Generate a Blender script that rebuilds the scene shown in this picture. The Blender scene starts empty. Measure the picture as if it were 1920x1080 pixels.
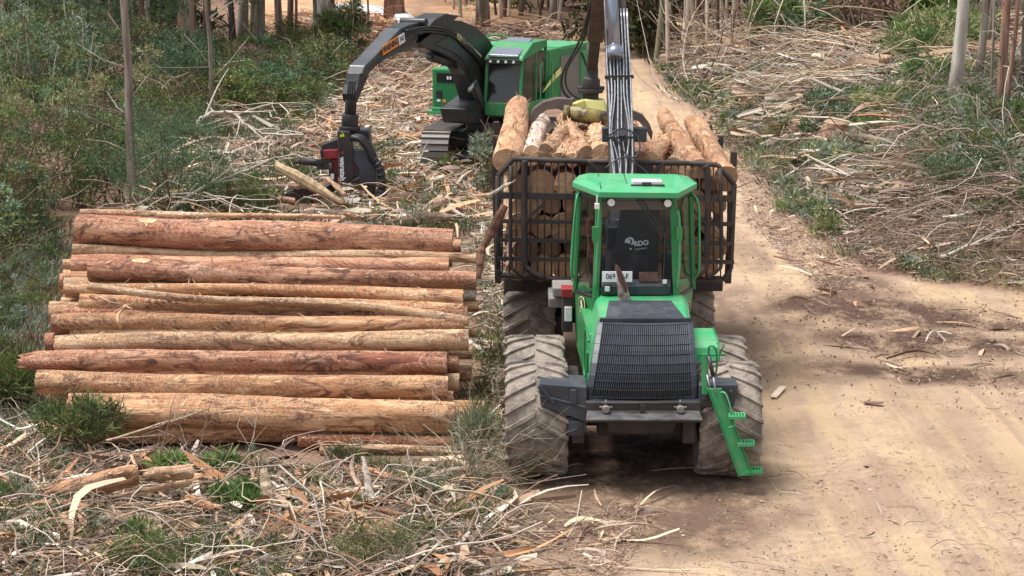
import bpy, math, random
import numpy as np
from mathutils import Vector, Matrix
random.seed(7); rng = np.random.default_rng(7)
D = bpy.data; SC = bpy.context.scene; COL = SC.collection
# ------------------------------------------------------------ camera, sky, sun, exposure
FPX = 3950.0; CAMH = 7.0; PITCH = math.radians(10.8)
cam_d = D.cameras.new('camera'); cam = D.objects.new('camera', cam_d); COL.objects.link(cam)
cam.location = (0, 0, CAMH); cam.rotation_euler = (math.radians(90) - PITCH, 0, 0)
cam_d.sensor_width = 36; cam_d.lens = FPX / 1920 * 36; cam_d.clip_end = 3000; cam_d.clip_start = .5
SC.camera = cam
SUN_EL, SUN_AZ = 70, 275          # azimuth measured clockwise from +Y
w = D.worlds.new('World'); SC.world = w; w.use_nodes = True
wn = w.node_tree.nodes; wn.clear()
sky = wn.new('ShaderNodeTexSky'); sky.sky_type = 'NISHITA'; sky.sun_disc = False
sky.sun_elevation = math.radians(SUN_EL); sky.sun_rotation = math.radians(SUN_AZ)
sky.air_density = 1.0; sky.dust_density = 3.0; sky.ozone_density = 1.0
hs = wn.new('ShaderNodeHueSaturation'); hs.inputs['Saturation'].default_value = .35
bg = wn.new('ShaderNodeBackground'); bg.inputs[1].default_value = .15
wo = wn.new('ShaderNodeOutputWorld')
w.node_tree.links.new(sky.outputs[0], hs.inputs['Color']); w.node_tree.links.new(hs.outputs[0], bg.inputs[0]); w.node_tree.links.new(bg.outputs[0], wo.inputs[0])
sd = D.lights.new('sun', 'SUN'); sd.energy = 3.0; sd.angle = math.radians(28); sd.color = (1, .975, .94)
sun = D.objects.new('sun', sd); COL.objects.link(sun)
az = math.radians(SUN_AZ); el = math.radians(SUN_EL)
sdir = Vector((math.sin(az) * math.cos(el), math.cos(az) * math.cos(el), math.sin(el)))
sun.rotation_euler = sdir.to_track_quat('Z', 'Y').to_euler(); sun.location = (0, 0, 40)
SC.view_settings.view_transform = 'Standard'; SC.view_settings.look = 'None'
SC.view_settings.exposure = 0.66; SC.view_settings.gamma = 1.0
try: SC.cycles.max_bounces = 6; SC.cycles.transparent_max_bounces = 12
except Exception: pass

# ------------------------------------------------------------ pixel <-> world measuring helpers
CP, SP = math.cos(PITCH), math.sin(PITCH)
def ray(px, py):
    u = (px - 960) / FPX; v = (540 - py) / FPX
    return (u, CP + v * SP, -SP + v * CP)
def P(px, py, Y):
    d = ray(px, py); t = Y / d[1]
    return Vector((d[0] * t, Y, CAMH + d[2] * t))
def G0(px, py):
    d = ray(px, py); t = -CAMH / d[2]; return d[0] * t, d[1] * t
def sstep(a, b, x):
    t = np.clip((x - a) / (b - a), 0, 1); return t * t * (3 - 2 * t)
_ph = rng.uniform(0, 6.28, (12,)); _fr = [(.21, .13), (-.17, .29), (.47, -.33), (.61, .55), (1.1, -.8), (-1.3, 1.2)]
def wav(x, y, s=1.0, k=6):
    r = 0
    for i in range(k):
        a, b = _fr[i]; r = r + np.sin(a * x * s + b * y * s + _ph[i]) / (i * .6 + 1)
    return r / 2.2
_R = [G0(*q) for q in [(1990, 575), (1920, 552), (1760, 530), (1620, 512), (1520, 440), (1450, 370), (1400, 310), (1340, 255), (1290, 215), (1215, 160), (1190, 130)]]
_L = [G0(*q) for q in [(860, 1120), (900, 1000), (955, 900), (962, 800), (940, 640), (950, 520), (1010, 400), (1082, 300), (1090, 220), (1100, 150), (1130, 125)]]
_Ry = np.array([q[1] for q in _R]); _Rx = np.array([q[0] for q in _R]); _Ly = np.array([q[1] for q in _L]); _Lx = np.array([q[0] for q in _L])
def xr(y): return np.interp(y, _Ry, _Rx, left=60) + np.where(y < _Ry[0], 60 * sstep(0, 3, _Ry[0] - y), 0)
def xl(y): return np.interp(y, _Ly, _Lx)
def roadmask(x, y):
    e = .35 * wav(x, y, 3.1)
    m = sstep(-.6, .5, x - xl(y) + e) * sstep(-.6, .5, xr(y) - x + e) * (1 - sstep(78, 92, y))
    return m
def height(x, y):
    x = np.asarray(x, float); y = np.asarray(y, float)
    h = .034 * np.maximum(y - 58, 0) * sstep(56, 66, y)
    off = np.maximum(x - xr(y), 0)
    h = h + 1.4 * sstep(.1, 4.5, off) + .055 * off * sstep(0, 4, off) * (off < 60) + (off >= 60) * 3.3
    r = roadmask(x, y)
    h = h + (1 - r) * (.10 * wav(x, y, 2.3) + .05 * wav(y, x, 6.0)) + r * (.03 * wav(x, y, 1.7))
    slash = sstep(27, 24.5, y) * sstep(.3, -1.0, x)
    h = h + slash * .06 * (1 + wav(x, y, 3.5))
    # ruts
    cx = (xl(y) + np.minimum(xr(y), xl(y) + 7)) / 2 + 1.2
    for o in (-1.1, 1.15):
        h = h - r * .05 * np.exp(-((x - cx - o) / .3) ** 2)
    keep = sstep(.1, .8, np.abs(x + 3.3) / 3.4 - .9) # level bed beneath the log stack
    bed = (1 - keep) * sstep(24.8, 25.6, y) * (1 - sstep(30.5, 31.5, y))
    return h * (1 - bed)
def G(px, py):
    d = ray(px, py); t = 15.0
    for _ in range(900):
        x, y, z = d[0] * t, d[1] * t, CAMH + d[2] * t
        g = float(height(x, y))
        if z <= g: break
        t += max(.04, (z - g) * .5)
    return Vector((x, y, g))

# ------------------------------------------------------------ materials
def mat(name, col=(.5, .5, .5), rough=.6, metal=0, var=0, scale=6, bump=0, bscale=40, col2=None, coat=0, stretch=None, detail=6):
    m = D.materials.new(name); m.use_nodes = True; nt = m.node_tree; n = nt.nodes; l = nt.links
    b = n['Principled BSDF']; b.inputs['Roughness'].default_value = rough; b.inputs['Metallic'].default_value = metal
    b.inputs['Base Color'].default_value = (*col, 1)
    if coat: b.inputs['Coat Weight'].default_value = coat; b.inputs['Coat Roughness'].default_value = .15
    tc = n.new('ShaderNodeTexCoord'); mp = n.new('ShaderNodeMapping'); l.new(tc.outputs['Object'], mp.inputs[0])
    if stretch: mp.inputs['Scale'].default_value = stretch
    if col2 or var:
        t = n.new('ShaderNodeTexNoise'); t.inputs['Scale'].default_value = scale; t.inputs['Detail'].default_value = detail; t.inputs['Roughness'].default_value = .65
        l.new(mp.outputs[0], t.inputs[0]); r = n.new('ShaderNodeValToRGB'); l.new(t.outputs[0], r.inputs[0])
        c2 = col2 or tuple(c * (1 - var) for c in col)
        r.color_ramp.elements[0].position = .41; r.color_ramp.elements[1].position = .59
        r.color_ramp.elements[0].color = (*c2, 1); r.color_ramp.elements[1].color = (*col, 1); l.new(r.outputs[0], b.inputs['Base Color'])
    if bump:
        t = n.new('ShaderNodeTexNoise'); t.inputs['Scale'].default_value = bscale; t.inputs['Detail'].default_value = 5
        l.new(mp.outputs[0], t.inputs[0]); bp = n.new('ShaderNodeBump'); bp.inputs['Strength'].default_value = bump; bp.inputs['Distance'].default_value = .02
        l.new(t.outputs[0], bp.inputs['Height']); l.new(bp.outputs[0], b.inputs['Normal'])
    return m
def paint(name, col, dust=(.34, .27, .2), amount=.5, rough=.38, coat=.25):
    """machine paint with dust settling in patches"""
    m = mat(name, col, rough, coat=coat); nt = m.node_tree; n = nt.nodes; l = nt.links; b = n['Principled BSDF']
    tc = n.new('ShaderNodeTexCoord'); t = n.new('ShaderNodeTexNoise'); t.inputs['Scale'].default_value = 2.3; t.inputs['Detail'].default_value = 9; t.inputs['Roughness'].default_value = .7
    l.new(tc.outputs['Object'], t.inputs[0]); r = n.new('ShaderNodeValToRGB'); l.new(t.outputs[0], r.inputs[0])
    r.color_ramp.elements[0].position = .48; r.color_ramp.elements[1].position = .78; r.color_ramp.elements[0].color = (0, 0, 0, 1)
    r.color_ramp.elements[1].color = (amount, amount, amount, 1)
    mx = n.new('ShaderNodeMix'); mx.data_type = 'RGBA'; l.new(r.outputs[0], mx.inputs[0]); mx.inputs[6].default_value = (*col, 1); mx.inputs[7].default_value = (*dust, 1)
    l.new(mx.outputs[2], b.inputs['Base Color'])
    r2 = n.new('ShaderNodeMapRange'); l.new(t.outputs[0], r2.inputs[0]); r2.inputs[1].default_value = .35; r2.inputs[2].default_value = .75; r2.inputs[3].default_value = rough; r2.inputs[4].default_value = .8
    l.new(r2.outputs[0], b.inputs['Roughness'])
    return m
def vcol(name, rough=.8, rand=.15, transl=0.0):
    """colour comes from each twig's or leaf's own tint"""
    m = D.materials.new(name); m.use_nodes = True; nt = m.node_tree; n = nt.nodes; l = nt.links
    b = n['Principled BSDF']; b.inputs['Roughness'].default_value = rough; b.inputs['Specular IOR Level'].default_value = .25
    a = n.new('ShaderNodeAttribute'); a.attribute_name = 'tint'
    oi = n.new('ShaderNodeObjectInfo'); mr = n.new('ShaderNodeMapRange'); l.new(oi.outputs['Random'], mr.inputs[0]); mr.inputs[3].default_value = 1 - rand; mr.inputs[4].default_value = 1 + rand
    h = n.new('ShaderNodeHueSaturation'); l.new(a.outputs['Color'], h.inputs['Color']); l.new(mr.outputs[0], h.inputs['Value']); l.new(h.outputs[0], b.inputs['Base Color'])
    if transl:
        tr = n.new('ShaderNodeBsdfTranslucent'); l.new(h.outputs[0], tr.inputs[0]); mx = n.new('ShaderNodeMixShader'); mx.inputs[0].default_value = transl
        l.new(b.outputs[0], mx.inputs[1]); l.new(tr.outputs[0], mx.inputs[2]); l.new(mx.outputs[0], n['Material Output'].inputs[0])
    return m
def log_material(name, pale, mid, dark, red=0.5):
    m = D.materials.new(name); m.use_nodes = True; nt = m.node_tree; n = nt.nodes; l = nt.links; b = n['Principled BSDF']
    b.inputs['Roughness'].default_value = .62; b.inputs['Specular IOR Level'].default_value = .35
    tc = n.new('ShaderNodeTexCoord'); oi = n.new('ShaderNodeObjectInfo')
    vm = n.new('ShaderNodeVectorMath'); vm.operation = 'MULTIPLY_ADD'; l.new(oi.outputs['Random'], vm.inputs[0]); vm.inputs[1].default_value = (57, 31, 83); l.new(tc.outputs['Object'], vm.inputs[2])
    def noise(sc, sx, det=8, ro=.6, dist=0):
        mp = n.new('ShaderNodeMapping'); mp.inputs['Scale'].default_value = (sx, 1, 1); l.new(vm.outputs[0], mp.inputs[0])
        t = n.new('ShaderNodeTexNoise'); t.inputs['Scale'].default_value = sc; t.inputs['Detail'].default_value = det; t.inputs['Roughness'].default_value = ro; t.inputs['Distortion'].default_value = dist
        l.new(mp.outputs[0], t.inputs[0]); return t
    def ramp(src, a, b_, c0=(0, 0, 0), c1=(1, 1, 1)):
        r = n.new('ShaderNodeValToRGB'); l.new(src, r.inputs[0]); r.color_ramp.elements[0].position = a; r.color_ramp.elements[1].position = b_
        r.color_ramp.elements[0].color = (*c0, 1); r.color_ramp.elements[1].color = (*c1, 1); return r.outputs[0]
    def mixc(f, a, c, k=1.0):
        q = n.new('ShaderNodeMix'); q.data_type = 'RGBA'; m_ = n.new('ShaderNodeMath'); m_.operation = 'MULTIPLY'; l.new(f, m_.inputs[0]); m_.inputs[1].default_value = k; l.new(m_.outputs[0], q.inputs[0])
        l.new(a, q.inputs[6])
        if isinstance(c, tuple): q.inputs[7].default_value = (*c, 1)
        else: l.new(c, q.inputs[7])
        return q.outputs[2]
    big = noise(1.7, .45, 7, .65, .8); streak = noise(13, .10, 9, .72, .5); blot = noise(4.2, .42, 10, .75, 1.6); fine = noise(38, .3, 6, .75); pat = noise(3.1, .30, 8, .7, 1.0)
    col = ramp(streak.outputs[0], .43, .57, mid, pale)
    col = mixc(ramp(big.outputs[0], .46, .60), col, (mid[0] * .80, mid[1] * .58, mid[2] * .50), red)
    col = mixc(ramp(pat.outputs[0], .56, .64), col, (min(pale[0] * 1.22, .85), pale[1] * 1.32, pale[2] * 1.45), .75)
    col = mixc(ramp(blot.outputs[0], .51, .585), col, dark, .85)
    col = mixc(ramp(noise(8, .14, 9, .75, .8).outputs[0], .55, .63), col, (mid[0] * .5, mid[1] * .38, mid[2] * .38), .8)
    col = mixc(ramp(fine.outputs[0], .54, .66), col, (dark[0] * 1.5, dark[1] * 1.4, dark[2] * 1.3), .55)
    # feed-roller bites: short slanted strokes in rows
    mp = n.new('ShaderNodeMapping'); mp.inputs['Scale'].default_value = (1, 1.0, 1.0); mp.inputs['Rotation'].default_value = (0, .75, .8); l.new(vm.outputs[0], mp.inputs[0])
    wv = n.new('ShaderNodeTexWave'); wv.bands_direction = 'X'; wv.inputs['Scale'].default_value = 6.5; wv.inputs['Distortion'].default_value = 9; wv.inputs['Detail'].default_value = 6; wv.inputs['Detail Scale'].default_value = 1.8; wv.inputs['Detail Roughness'].default_value = .75; l.new(mp.outputs[0], wv.inputs[0])
    bite = n.new('ShaderNodeMath'); bite.operation = 'MULTIPLY'; l.new(ramp(wv.outputs[0], .62, .85), bite.inputs[0]); l.new(ramp(big.outputs[0], .44, .53), bite.inputs[1]); bite = bite.outputs[0]
    col = mixc(bite, col, (min(pale[0] * 1.2, .85), pale[1] * 1.3, pale[2] * 1.4), .48)
    m4 = bite; mx3 = col
    hv = n.new('ShaderNodeHueSaturation'); mr = n.new('ShaderNodeMapRange'); l.new(oi.outputs['Random'], mr.inputs[0]); mr.inputs[3].default_value = .8; mr.inputs[4].default_value = 1.12
    l.new(mr.outputs[0], hv.inputs['Value']); l.new(mx3, hv.inputs['Color']); l.new(hv.outputs[0], b.inputs['Base Color'])
    ad = n.new('ShaderNodeMath'); ad.operation = 'MULTIPLY_ADD'; l.new(m4, ad.inputs[0]); ad.inputs[1].default_value = .5; l.new(streak.outputs[0], ad.inputs[2])
    ad2 = n.new('ShaderNodeMath'); ad2.operation = 'MULTIPLY_ADD'; l.new(fine.outputs[0], ad2.inputs[0]); ad2.inputs[1].default_value = .35; l.new(ad.outputs[0], ad2.inputs[2])
    bp = n.new('ShaderNodeBump'); bp.inputs['Strength'].default_value = 1.0; bp.inputs['Distance'].default_value = .05; l.new(ad2.outputs[0], bp.inputs['Height']); l.new(bp.outputs[0], b.inputs['Normal'])
    return m
M = dict(
    green=paint('green paint', (.009, .205, .055), amount=.4), lgreen=paint('dusty sheen-lightened green paint', (.04, .33, .125), amount=.45),  # lgreen: the roof's light sheen is mixed into this paler base, with dust
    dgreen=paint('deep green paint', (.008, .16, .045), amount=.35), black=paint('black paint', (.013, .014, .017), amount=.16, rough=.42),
    navy=paint('black plastic panel', (.024, .029, .04), dust=(.3, .28, .26), amount=.22, rough=.5), iron=paint('worn dark iron', (.03, .026, .025), dust=(.16, .1, .07), amount=.7, rough=.6, coat=0),
    grey=paint('grey panel', (.16, .16, .15), amount=.5), silver=mat('scuffed steel pipe', (.46, .47, .49), .36, .8, var=.35, scale=20),
    hose=mat('rubber hose', (.02, .02, .022), .45), yellow=paint('worn yellow paint', (.62, .58, .20), dust=(.16, .12, .05), amount=.8), red=paint('red paint', (.26, .01, .02), amount=.4),
    white=mat('white paint', (.78, .78, .76), .5, var=.15, scale=14), lamp=mat('lamp glass', (.8, .82, .84), .2, var=.1, scale=60),
    rubber=mat('muddy tyre rubber', (.30, .25, .205), .92, col2=(.145, .12, .10), scale=4.5, bump=.7, bscale=28),
    rust=mat('rusty pipe mouth', (.16, .075, .06), .8, var=.4, scale=20), dark=mat('dark cavity', (.012, .012, .013), .8),
    steel=paint('track steel', (.2, .185, .17), dust=(.33, .27, .21), amount=.9, rough=.5, coat=0), fabric=mat('black seat cloth', (.015, .017, .022), .7, bump=.2),
    logA=log_material('orange peeled log', (.80, .49, .285), (.62, .31, .145), (.15, .055, .035), .7),
    logB=log_material('red brown log', (.70, .40, .25), (.47, .205, .11), (.095, .035, .028), .9),
    logC=log_material('pale tan log', (.74, .51, .32), (.62, .37, .20), (.21, .095, .055), .5),
    vc=vcol('twig and bark litter'), leaf=vcol('foliage', .6, .18, .25),
    signor=mat('orange sign film', (.75, .28, .03), .5), signyl=mat('pale yellow lettering', (.75, .72, .3), .5), skyl=mat('skylight glass', (.10, .12, .15), .12, coat=1),
    plate=mat('number plate', (.82, .82, .84), .4), ink=mat('plate lettering', (.02, .02, .06), .5), maroon=mat('dull red cloth', (.25, .03, .04), .7),
)
def cut_material():
    m = D.materials.new('sawn log end'); m.use_nodes = True; nt = m.node_tree; n = nt.nodes; l = nt.links; b = n['Principled BSDF']; b.inputs['Roughness'].default_value = .75
    tc = n.new('ShaderNodeTexCoord'); mp = n.new('ShaderNodeMapping'); mp.inputs['Scale'].default_value = (0, 1, 1); l.new(tc.outputs['Object'], mp.inputs[0])
    g = n.new('ShaderNodeTexWave'); g.wave_type = 'RINGS'; g.rings_direction = 'SPHERICAL'; g.inputs['Scale'].default_value = 7; g.inputs['Distortion'].default_value = 3; l.new(mp.outputs[0], g.inputs[0])
    no = n.new('ShaderNodeTexNoise'); no.inputs['Scale'].default_value = 9; l.new(tc.outputs['Object'], no.inputs[0])
    r = n.new('ShaderNodeValToRGB'); r.color_ramp.elements[0].color = (.27, .13, .065, 1); r.color_ramp.elements[1].color = (.60, .37, .21, 1)
    mi = n.new('ShaderNodeMath'); mi.operation = 'MULTIPLY_ADD'; l.new(g.outputs[0], mi.inputs[0]); mi.inputs[1].default_value = .35
    m2 = n.new('ShaderNodeMath'); m2.operation = 'MULTIPLY'; l.new(no.outputs[0], m2.inputs[0]); m2.inputs[1].default_value = 1.1; l.new(m2.outputs[0], mi.inputs[2])
    l.new(mi.outputs[0], r.inputs[0]); oi = n.new('ShaderNodeObjectInfo'); mr = n.new('ShaderNodeMapRange'); l.new(oi.outputs['Random'], mr.inputs[0]); mr.inputs[3].default_value = .45; mr.inputs[4].default_value = 1.1; hv = n.new('ShaderNodeHueSaturation'); l.new(mr.outputs[0], hv.inputs['Value']); l.new(r.outputs[0], hv.inputs['Color']); l.new(hv.outputs[0], b.inputs['Base Color']); return m
M['cut'] = cut_material()
def glass_material():
    m = D.materials.new('tinted cab glass'); m.use_nodes = True; nt = m.node_tree; n = nt.nodes; l = nt.links; n.remove(n['Principled BSDF'])
    t = n.new('ShaderNodeBsdfTransparent'); t.inputs[0].default_value = (.66, .68, .72, 1); g = n.new('ShaderNodeBsdfGlossy'); g.inputs['Roughness'].default_value = .04
    df = n.new('ShaderNodeBsdfDiffuse'); df.inputs[0].default_value = (.35, .3, .27, 1)
    no = n.new('ShaderNodeTexNoise'); no.inputs['Scale'].default_value = 5; no.inputs['Detail'].default_value = 8; r = n.new('ShaderNodeValToRGB'); l.new(no.outputs[0], r.inputs[0])
    r.color_ramp.elements[0].position = .5; r.color_ramp.elements[0].color = (.0, .0, .0, 1); r.color_ramp.elements[1].position = .8; r.color_ramp.elements[1].color = (.09, .09, .09, 1)
    tc = n.new('ShaderNodeTexCoord'); l.new(tc.outputs['Object'], no.inputs[0])
    f = n.new('ShaderNodeFresnel'); f.inputs[0].default_value = 1.5; mx = n.new('ShaderNodeMixShader'); l.new(f.outputs[0], mx.inputs[0]); l.new(t.outputs[0], mx.inputs[1]); l.new(g.outputs[0], mx.inputs[2])
    mx2 = n.new('ShaderNodeMixShader'); l.new(r.outputs[0], mx2.inputs[0]); l.new(mx.outputs[0], mx2.inputs[1]); l.new(df.outputs[0], mx2.inputs[2]); l.new(mx2.outputs[0], n['Material Output'].inputs[0]); return m
M['glass'] = glass_material()

# ------------------------------------------------------------ mesh builders
def tag(o, label=None, cat=None, group=None, kind=None):
    for k, v in (('label', label), ('category', cat), ('group', group), ('kind', kind)):
        if v: o[k] = v
    return o
def empty(name, loc, label, cat, group=None):
    o = D.objects.new(name, None); COL.objects.link(o); o.location = loc; o.empty_display_size = .3
    return tag(o, label, cat, group)
def world_loc(o):
    v = Vector(o.location)
    while o.parent: o = o.parent; v += o.location
    return v
class MB:
    def __init__(s): s.v = []; s.f = []; s.m = []; s.sm = []
    def add(s, vs, fs, mi=0, smooth=False):
        k = len(s.v); s.v += [tuple(q) for q in vs]
        for f in fs: s.f.append([i + k for i in f]); s.m.append(mi); s.sm.append(smooth)
        return s
    def hexa(s, b, t, mi=0):
        n = len(b); return s.add(list(b) + list(t), [list(range(n))[::-1], list(range(n, 2 * n))] + [[i, (i + 1) % n, n + (i + 1) % n, n + i] for i in range(n)], mi)
    def box(s, x0, x1, y0, y1, z0, z1, mi=0):
        return s.hexa([(x0, y0, z0), (x1, y0, z0), (x1, y1, z0), (x0, y1, z0)], [(x0, y0, z1), (x1, y0, z1), (x1, y1, z1), (x0, y1, z1)], mi)
    def prism(s, pts, off, mi=0):
        pts = [Vector(q) for q in pts]; off = Vector(off); return s.hexa(pts, [q + off for q in pts], mi)
    def bar(s, a, b, w, h, mi=0, up=(0, 0, 1)):
        a = Vector(a); b = Vector(b); d = (b - a).normalized(); u = Vector(up)
        if abs(d.dot(u)) > .95: u = Vector((0, 1, 0))
        r = d.cross(u).normalized() * (w / 2); t = r.cross(d).normalized() * (h / 2)
        q = [-r - t, r - t, r + t, -r + t]; return s.hexa([a + k for k in q], [b + k for k in q], mi)
    def tube(s, pts, r, n=8, mi=0, caps=True, smooth=True):
        pts = [Vector(q) for q in pts]; m = len(pts); rs = r if isinstance(r, (list, tuple)) else [r] * m
        vs = []; prev = None
        for i, q in enumerate(pts):
            d = (pts[min(i + 1, m - 1)] - pts[max(i - 1, 0)]).normalized()
            u = Vector((0, 0, 1)) if abs(d.z) < .9 else Vector((0, 1, 0))
            if prev is not None: u = prev
            a = d.cross(u)
            if a.length < 1e-5: a = d.cross(Vector((1, 0, 0)))
            a.normalize(); b = a.cross(d).normalized(); prev = b
            for k in range(n):
                t = 2 * math.pi * k / n; vs.append(q + a * (math.cos(t) * rs[i]) + b * (math.sin(t) * rs[i]))
        fs = [[i * n + k, i * n + (k + 1) % n, (i + 1) * n + (k + 1) % n, (i + 1) * n + k] for i in range(m - 1) for k in range(n)]
        s.add(vs, fs, mi, smooth)
        if caps:
            k0 = len(s.v) - m * n
            s.f += [[k0 + k for k in range(n)][::-1], [k0 + (m - 1) * n + k for k in range(n)]]; s.m += [mi, mi]; s.sm += [False, False]
        return s
    def build(s, name, mats, parent=None, label=None, cat=None, group=None, bevel=0, origin=None):
        me = D.meshes.new(name); o = D.objects.new(name, me); COL.objects.link(o)
        if parent is not None: base = world_loc(parent); o.parent = parent
        elif origin is not None: base = Vector(origin); o.location = base
        else: base = Vector((0, 0, 0))
        me.from_pydata([(q[0] - base.x, q[1] - base.y, q[2] - base.z) for q in s.v], [], s.f)
        for m_ in (mats if isinstance(mats, (list, tuple)) else [mats]): me.materials.append(M[m_] if isinstance(m_, str) else m_)
        me.polygons.foreach_set('material_index', s.m); me.polygons.foreach_set('use_smooth', s.sm)
        import bmesh
        bm = bmesh.new(); bm.from_mesh(me); bmesh.ops.recalc_face_normals(bm, faces=bm.faces); bm.to_mesh(me); bm.free()
        if bevel:
            b = o.modifiers.new('bevel', 'BEVEL'); b.width = bevel; b.segments = 2; b.limit_method = 'ANGLE'
        return tag(o, label, cat, group)
def curve_pts(pts, k=4):
    """smooth a polyline (Catmull-Rom)"""
    pts = [Vector(q) for q in pts]; out = []
    for i in range(len(pts) - 1):
        a, b, c, d = pts[max(i - 1, 0)], pts[i], pts[i + 1], pts[min(i + 2, len(pts) - 1)]
        for j in range(k):
            t = j / k; out.append(.5 * ((2 * b) + (c - a) * t + (2 * a - 5 * b + 4 * c - d) * t * t + (3 * b - a - 3 * c + d) * t ** 3))
    return out + [pts[-1]]
def text(s, size, origin, right, up, m, parent, name, bold=0.0, wscale=1.0):
    cu = D.curves.new('t', 'FONT'); cu.body = s; cu.size = size; cu.extrude = .002; cu.align_x = 'CENTER'; cu.align_y = 'CENTER'; cu.offset = bold
    t = D.objects.new('t', cu); COL.objects.link(t); dg = bpy.context.evaluated_depsgraph_get(); me = D.meshes.new_from_object(t.evaluated_get(dg))
    D.objects.remove(t); r = Vector(right).normalized(); u = Vector(up); u = (u - r * u.dot(r)).normalized(); nrm = r.cross(u); o = Vector(origin) - world_loc(parent)
    for v in me.vertices: v.co = o + r * (v.co.x * wscale) + u * v.co.y + nrm * v.co.z
    me.name = name; me.materials.clear(); me.materials.append(M[m]); ob = D.objects.new(name, me); COL.objects.link(ob); ob.parent = parent; return ob

# ------------------------------------------------------------ bulk litter, numpy
class Soup:
    def __init__(s): s.v = []; s.q = []; s.c = []; s.n = 0
    def push(s, v, q, c): s.v.append(v.astype(np.float32)); s.q.append(q + s.n); s.c.append(c.astype(np.float32)); s.n += len(v)
    def mesh(s, name, m):
        v = np.concatenate(s.v); q = np.concatenate(s.q).astype(np.int32); c = np.concatenate(s.c); me = D.meshes.new(name)
        me.vertices.add(len(v)); me.vertices.foreach_set('co', v.ravel()); me.loops.add(q.size); me.loops.foreach_set('vertex_index', q.ravel())
        me.polygons.add(len(q)); me.polygons.foreach_set('loop_start', np.arange(0, q.size, 4, dtype=np.int32))
        try: me.polygons.foreach_set('loop_total', np.full(len(q), 4, np.int32))
        except Exception: pass
        a = me.color_attributes.new('tint', 'FLOAT_COLOR', 'POINT'); a.data.foreach_set('color', np.c_[c, np.ones(len(c))].astype(np.float32).ravel())
        me.materials.append(M[m]); me.update(calc_edges=True); me.validate(); return me
    def build(s, name, m, parent=None, origin=None, **kw):
        o = D.objects.new(name, s.mesh(name, m)); COL.objects.link(o)
        if parent is not None: o.parent = parent
        return tag(o, **kw)
def unit(a): return a / np.maximum(np.linalg.norm(a, axis=1, keepdims=True), 1e-9)
def pick(cols, n, jit=.2, g=rng):
    c = np.array(cols)[g.integers(0, len(cols), n)]; return np.clip(c * (1 + g.uniform(-jit, jit, (n, 1))) * (1 + g.uniform(-.05, .05, (n, 3))), .005, .95)
def sticks(S, p, d, L, r, col, bend=.12, seg=6, sides=3, flat=1.0, taper=.45, g=rng):
    """n curved tapering sticks; p base (n,3), d unit dir, L length, r radius"""
    n = len(p); d = unit(d); a = unit(np.cross(d, unit(g.normal(size=(n, 3))))); b = np.cross(d, a)
    t = np.linspace(0, 1, seg + 1); wob = g.normal(size=(n, 2, 3)) * bend
    ctr = []
    for k in t:
        s_ = (np.sin(np.pi * k) * wob[:, 0, :1] + np.sin(2 * np.pi * k) * wob[:, 0, 1:2] * .35 + np.sin(3 * np.pi * k) * wob[:, 0, 2:3] * .12) * L[:, None]
        s2 = (np.sin(np.pi * k) * wob[:, 1, :1] + np.sin(2 * np.pi * k) * wob[:, 1, 1:2] * .5) * L[:, None]
        ctr.append(p + d * (L[:, None] * k) + a * s_ + b * s2)
    V = np.empty((n, seg + 1, sides, 3)); ang = np.arange(sides) * 2 * np.pi / sides
    for i, c in enumerate(ctr):
        rr = (r * (1 - (1 - taper) * t[i]))[:, None]
        for j in range(sides): V[:, i, j] = c + a * (np.cos(ang[j]) * rr) + b * (np.sin(ang[j]) * rr * flat)
    base = (np.arange(n) * (seg + 1) * sides)[:, None, None]; i = np.arange(seg)[None, :, None]; j = np.arange(sides)[None, None, :]; j2 = (j + 1) % sides
    q = np.stack([base + i * sides + j, base + i * sides + j2, base + (i + 1) * sides + j2, base + (i + 1) * sides + j], -1).reshape(-1, 4)
    S.push(V.reshape(-1, 3), q, np.repeat(col, (seg + 1) * sides, 0)); return ctr
def ribbons(S, p, d, L, wd, col, curl=.2, seg=5, g=rng):
    n = len(p); d = unit(d); up = unit(np.c_[g.normal(0, .35, (n, 2)), np.ones(n)]); a = unit(np.cross(d, up)); b = np.cross(a, d)
    t = np.linspace(0, 1, seg + 1); k1 = g.normal(0, curl, n); k2 = g.normal(0, curl, n); tw = g.normal(0, 1.1, n); V = np.empty((n, seg + 1, 2, 3))
    for i, k in enumerate(t):
        c = p + d * (L * k)[:, None] + a * (k1 * L * np.sin(np.pi * k))[:, None] + b * (k2 * L * np.sin(np.pi * k * 1.3) * .5)[:, None]
        s_ = a * np.cos(tw * k)[:, None] + b * np.sin(tw * k)[:, None]; ww = (wd * (.35 + .65 * np.sin(np.pi * (.12 + .8 * k))))[:, None]
        V[:, i, 0] = c - s_ * ww / 2; V[:, i, 1] = c + s_ * ww / 2
    base = (np.arange(n) * (seg + 1) * 2)[:, None]; i = np.arange(seg)[None, :]
    q = np.stack([base + 2 * i, base + 2 * i + 1, base + 2 * i + 3, base + 2 * i + 2], -1).reshape(-1, 4); S.push(V.reshape(-1, 3), q, np.repeat(col, (seg + 1) * 2, 0))
def leaves(S, p, d, L, wd, col, g=rng, droop=0):
    n = len(p); d = unit(d); a = unit(np.cross(d, g.normal(size=(n, 3)))); L = L[:, None]; wd = wd[:, None]
    V = np.stack([p, p + d * L * .45 + a * wd, p + d * L - np.array([[0, 0, droop]]) * L, p + d * L * .45 - a * wd], 1).reshape(-1, 3)
    S.push(V, np.arange(4 * n).reshape(n, 4), np.repeat(col, 4, 0))
def inpoly(x, y, poly):
    r = np.zeros(len(x), bool); n = len(poly)
    for i in range(n):
        x1, y1 = poly[i]; x2, y2 = poly[(i + 1) % n]
        c = ((y1 > y) != (y2 > y)) & (x < (x2 - x1) * (y - y1) / (y2 - y1 + 1e-12) + x1); r ^= c
    return r
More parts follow.
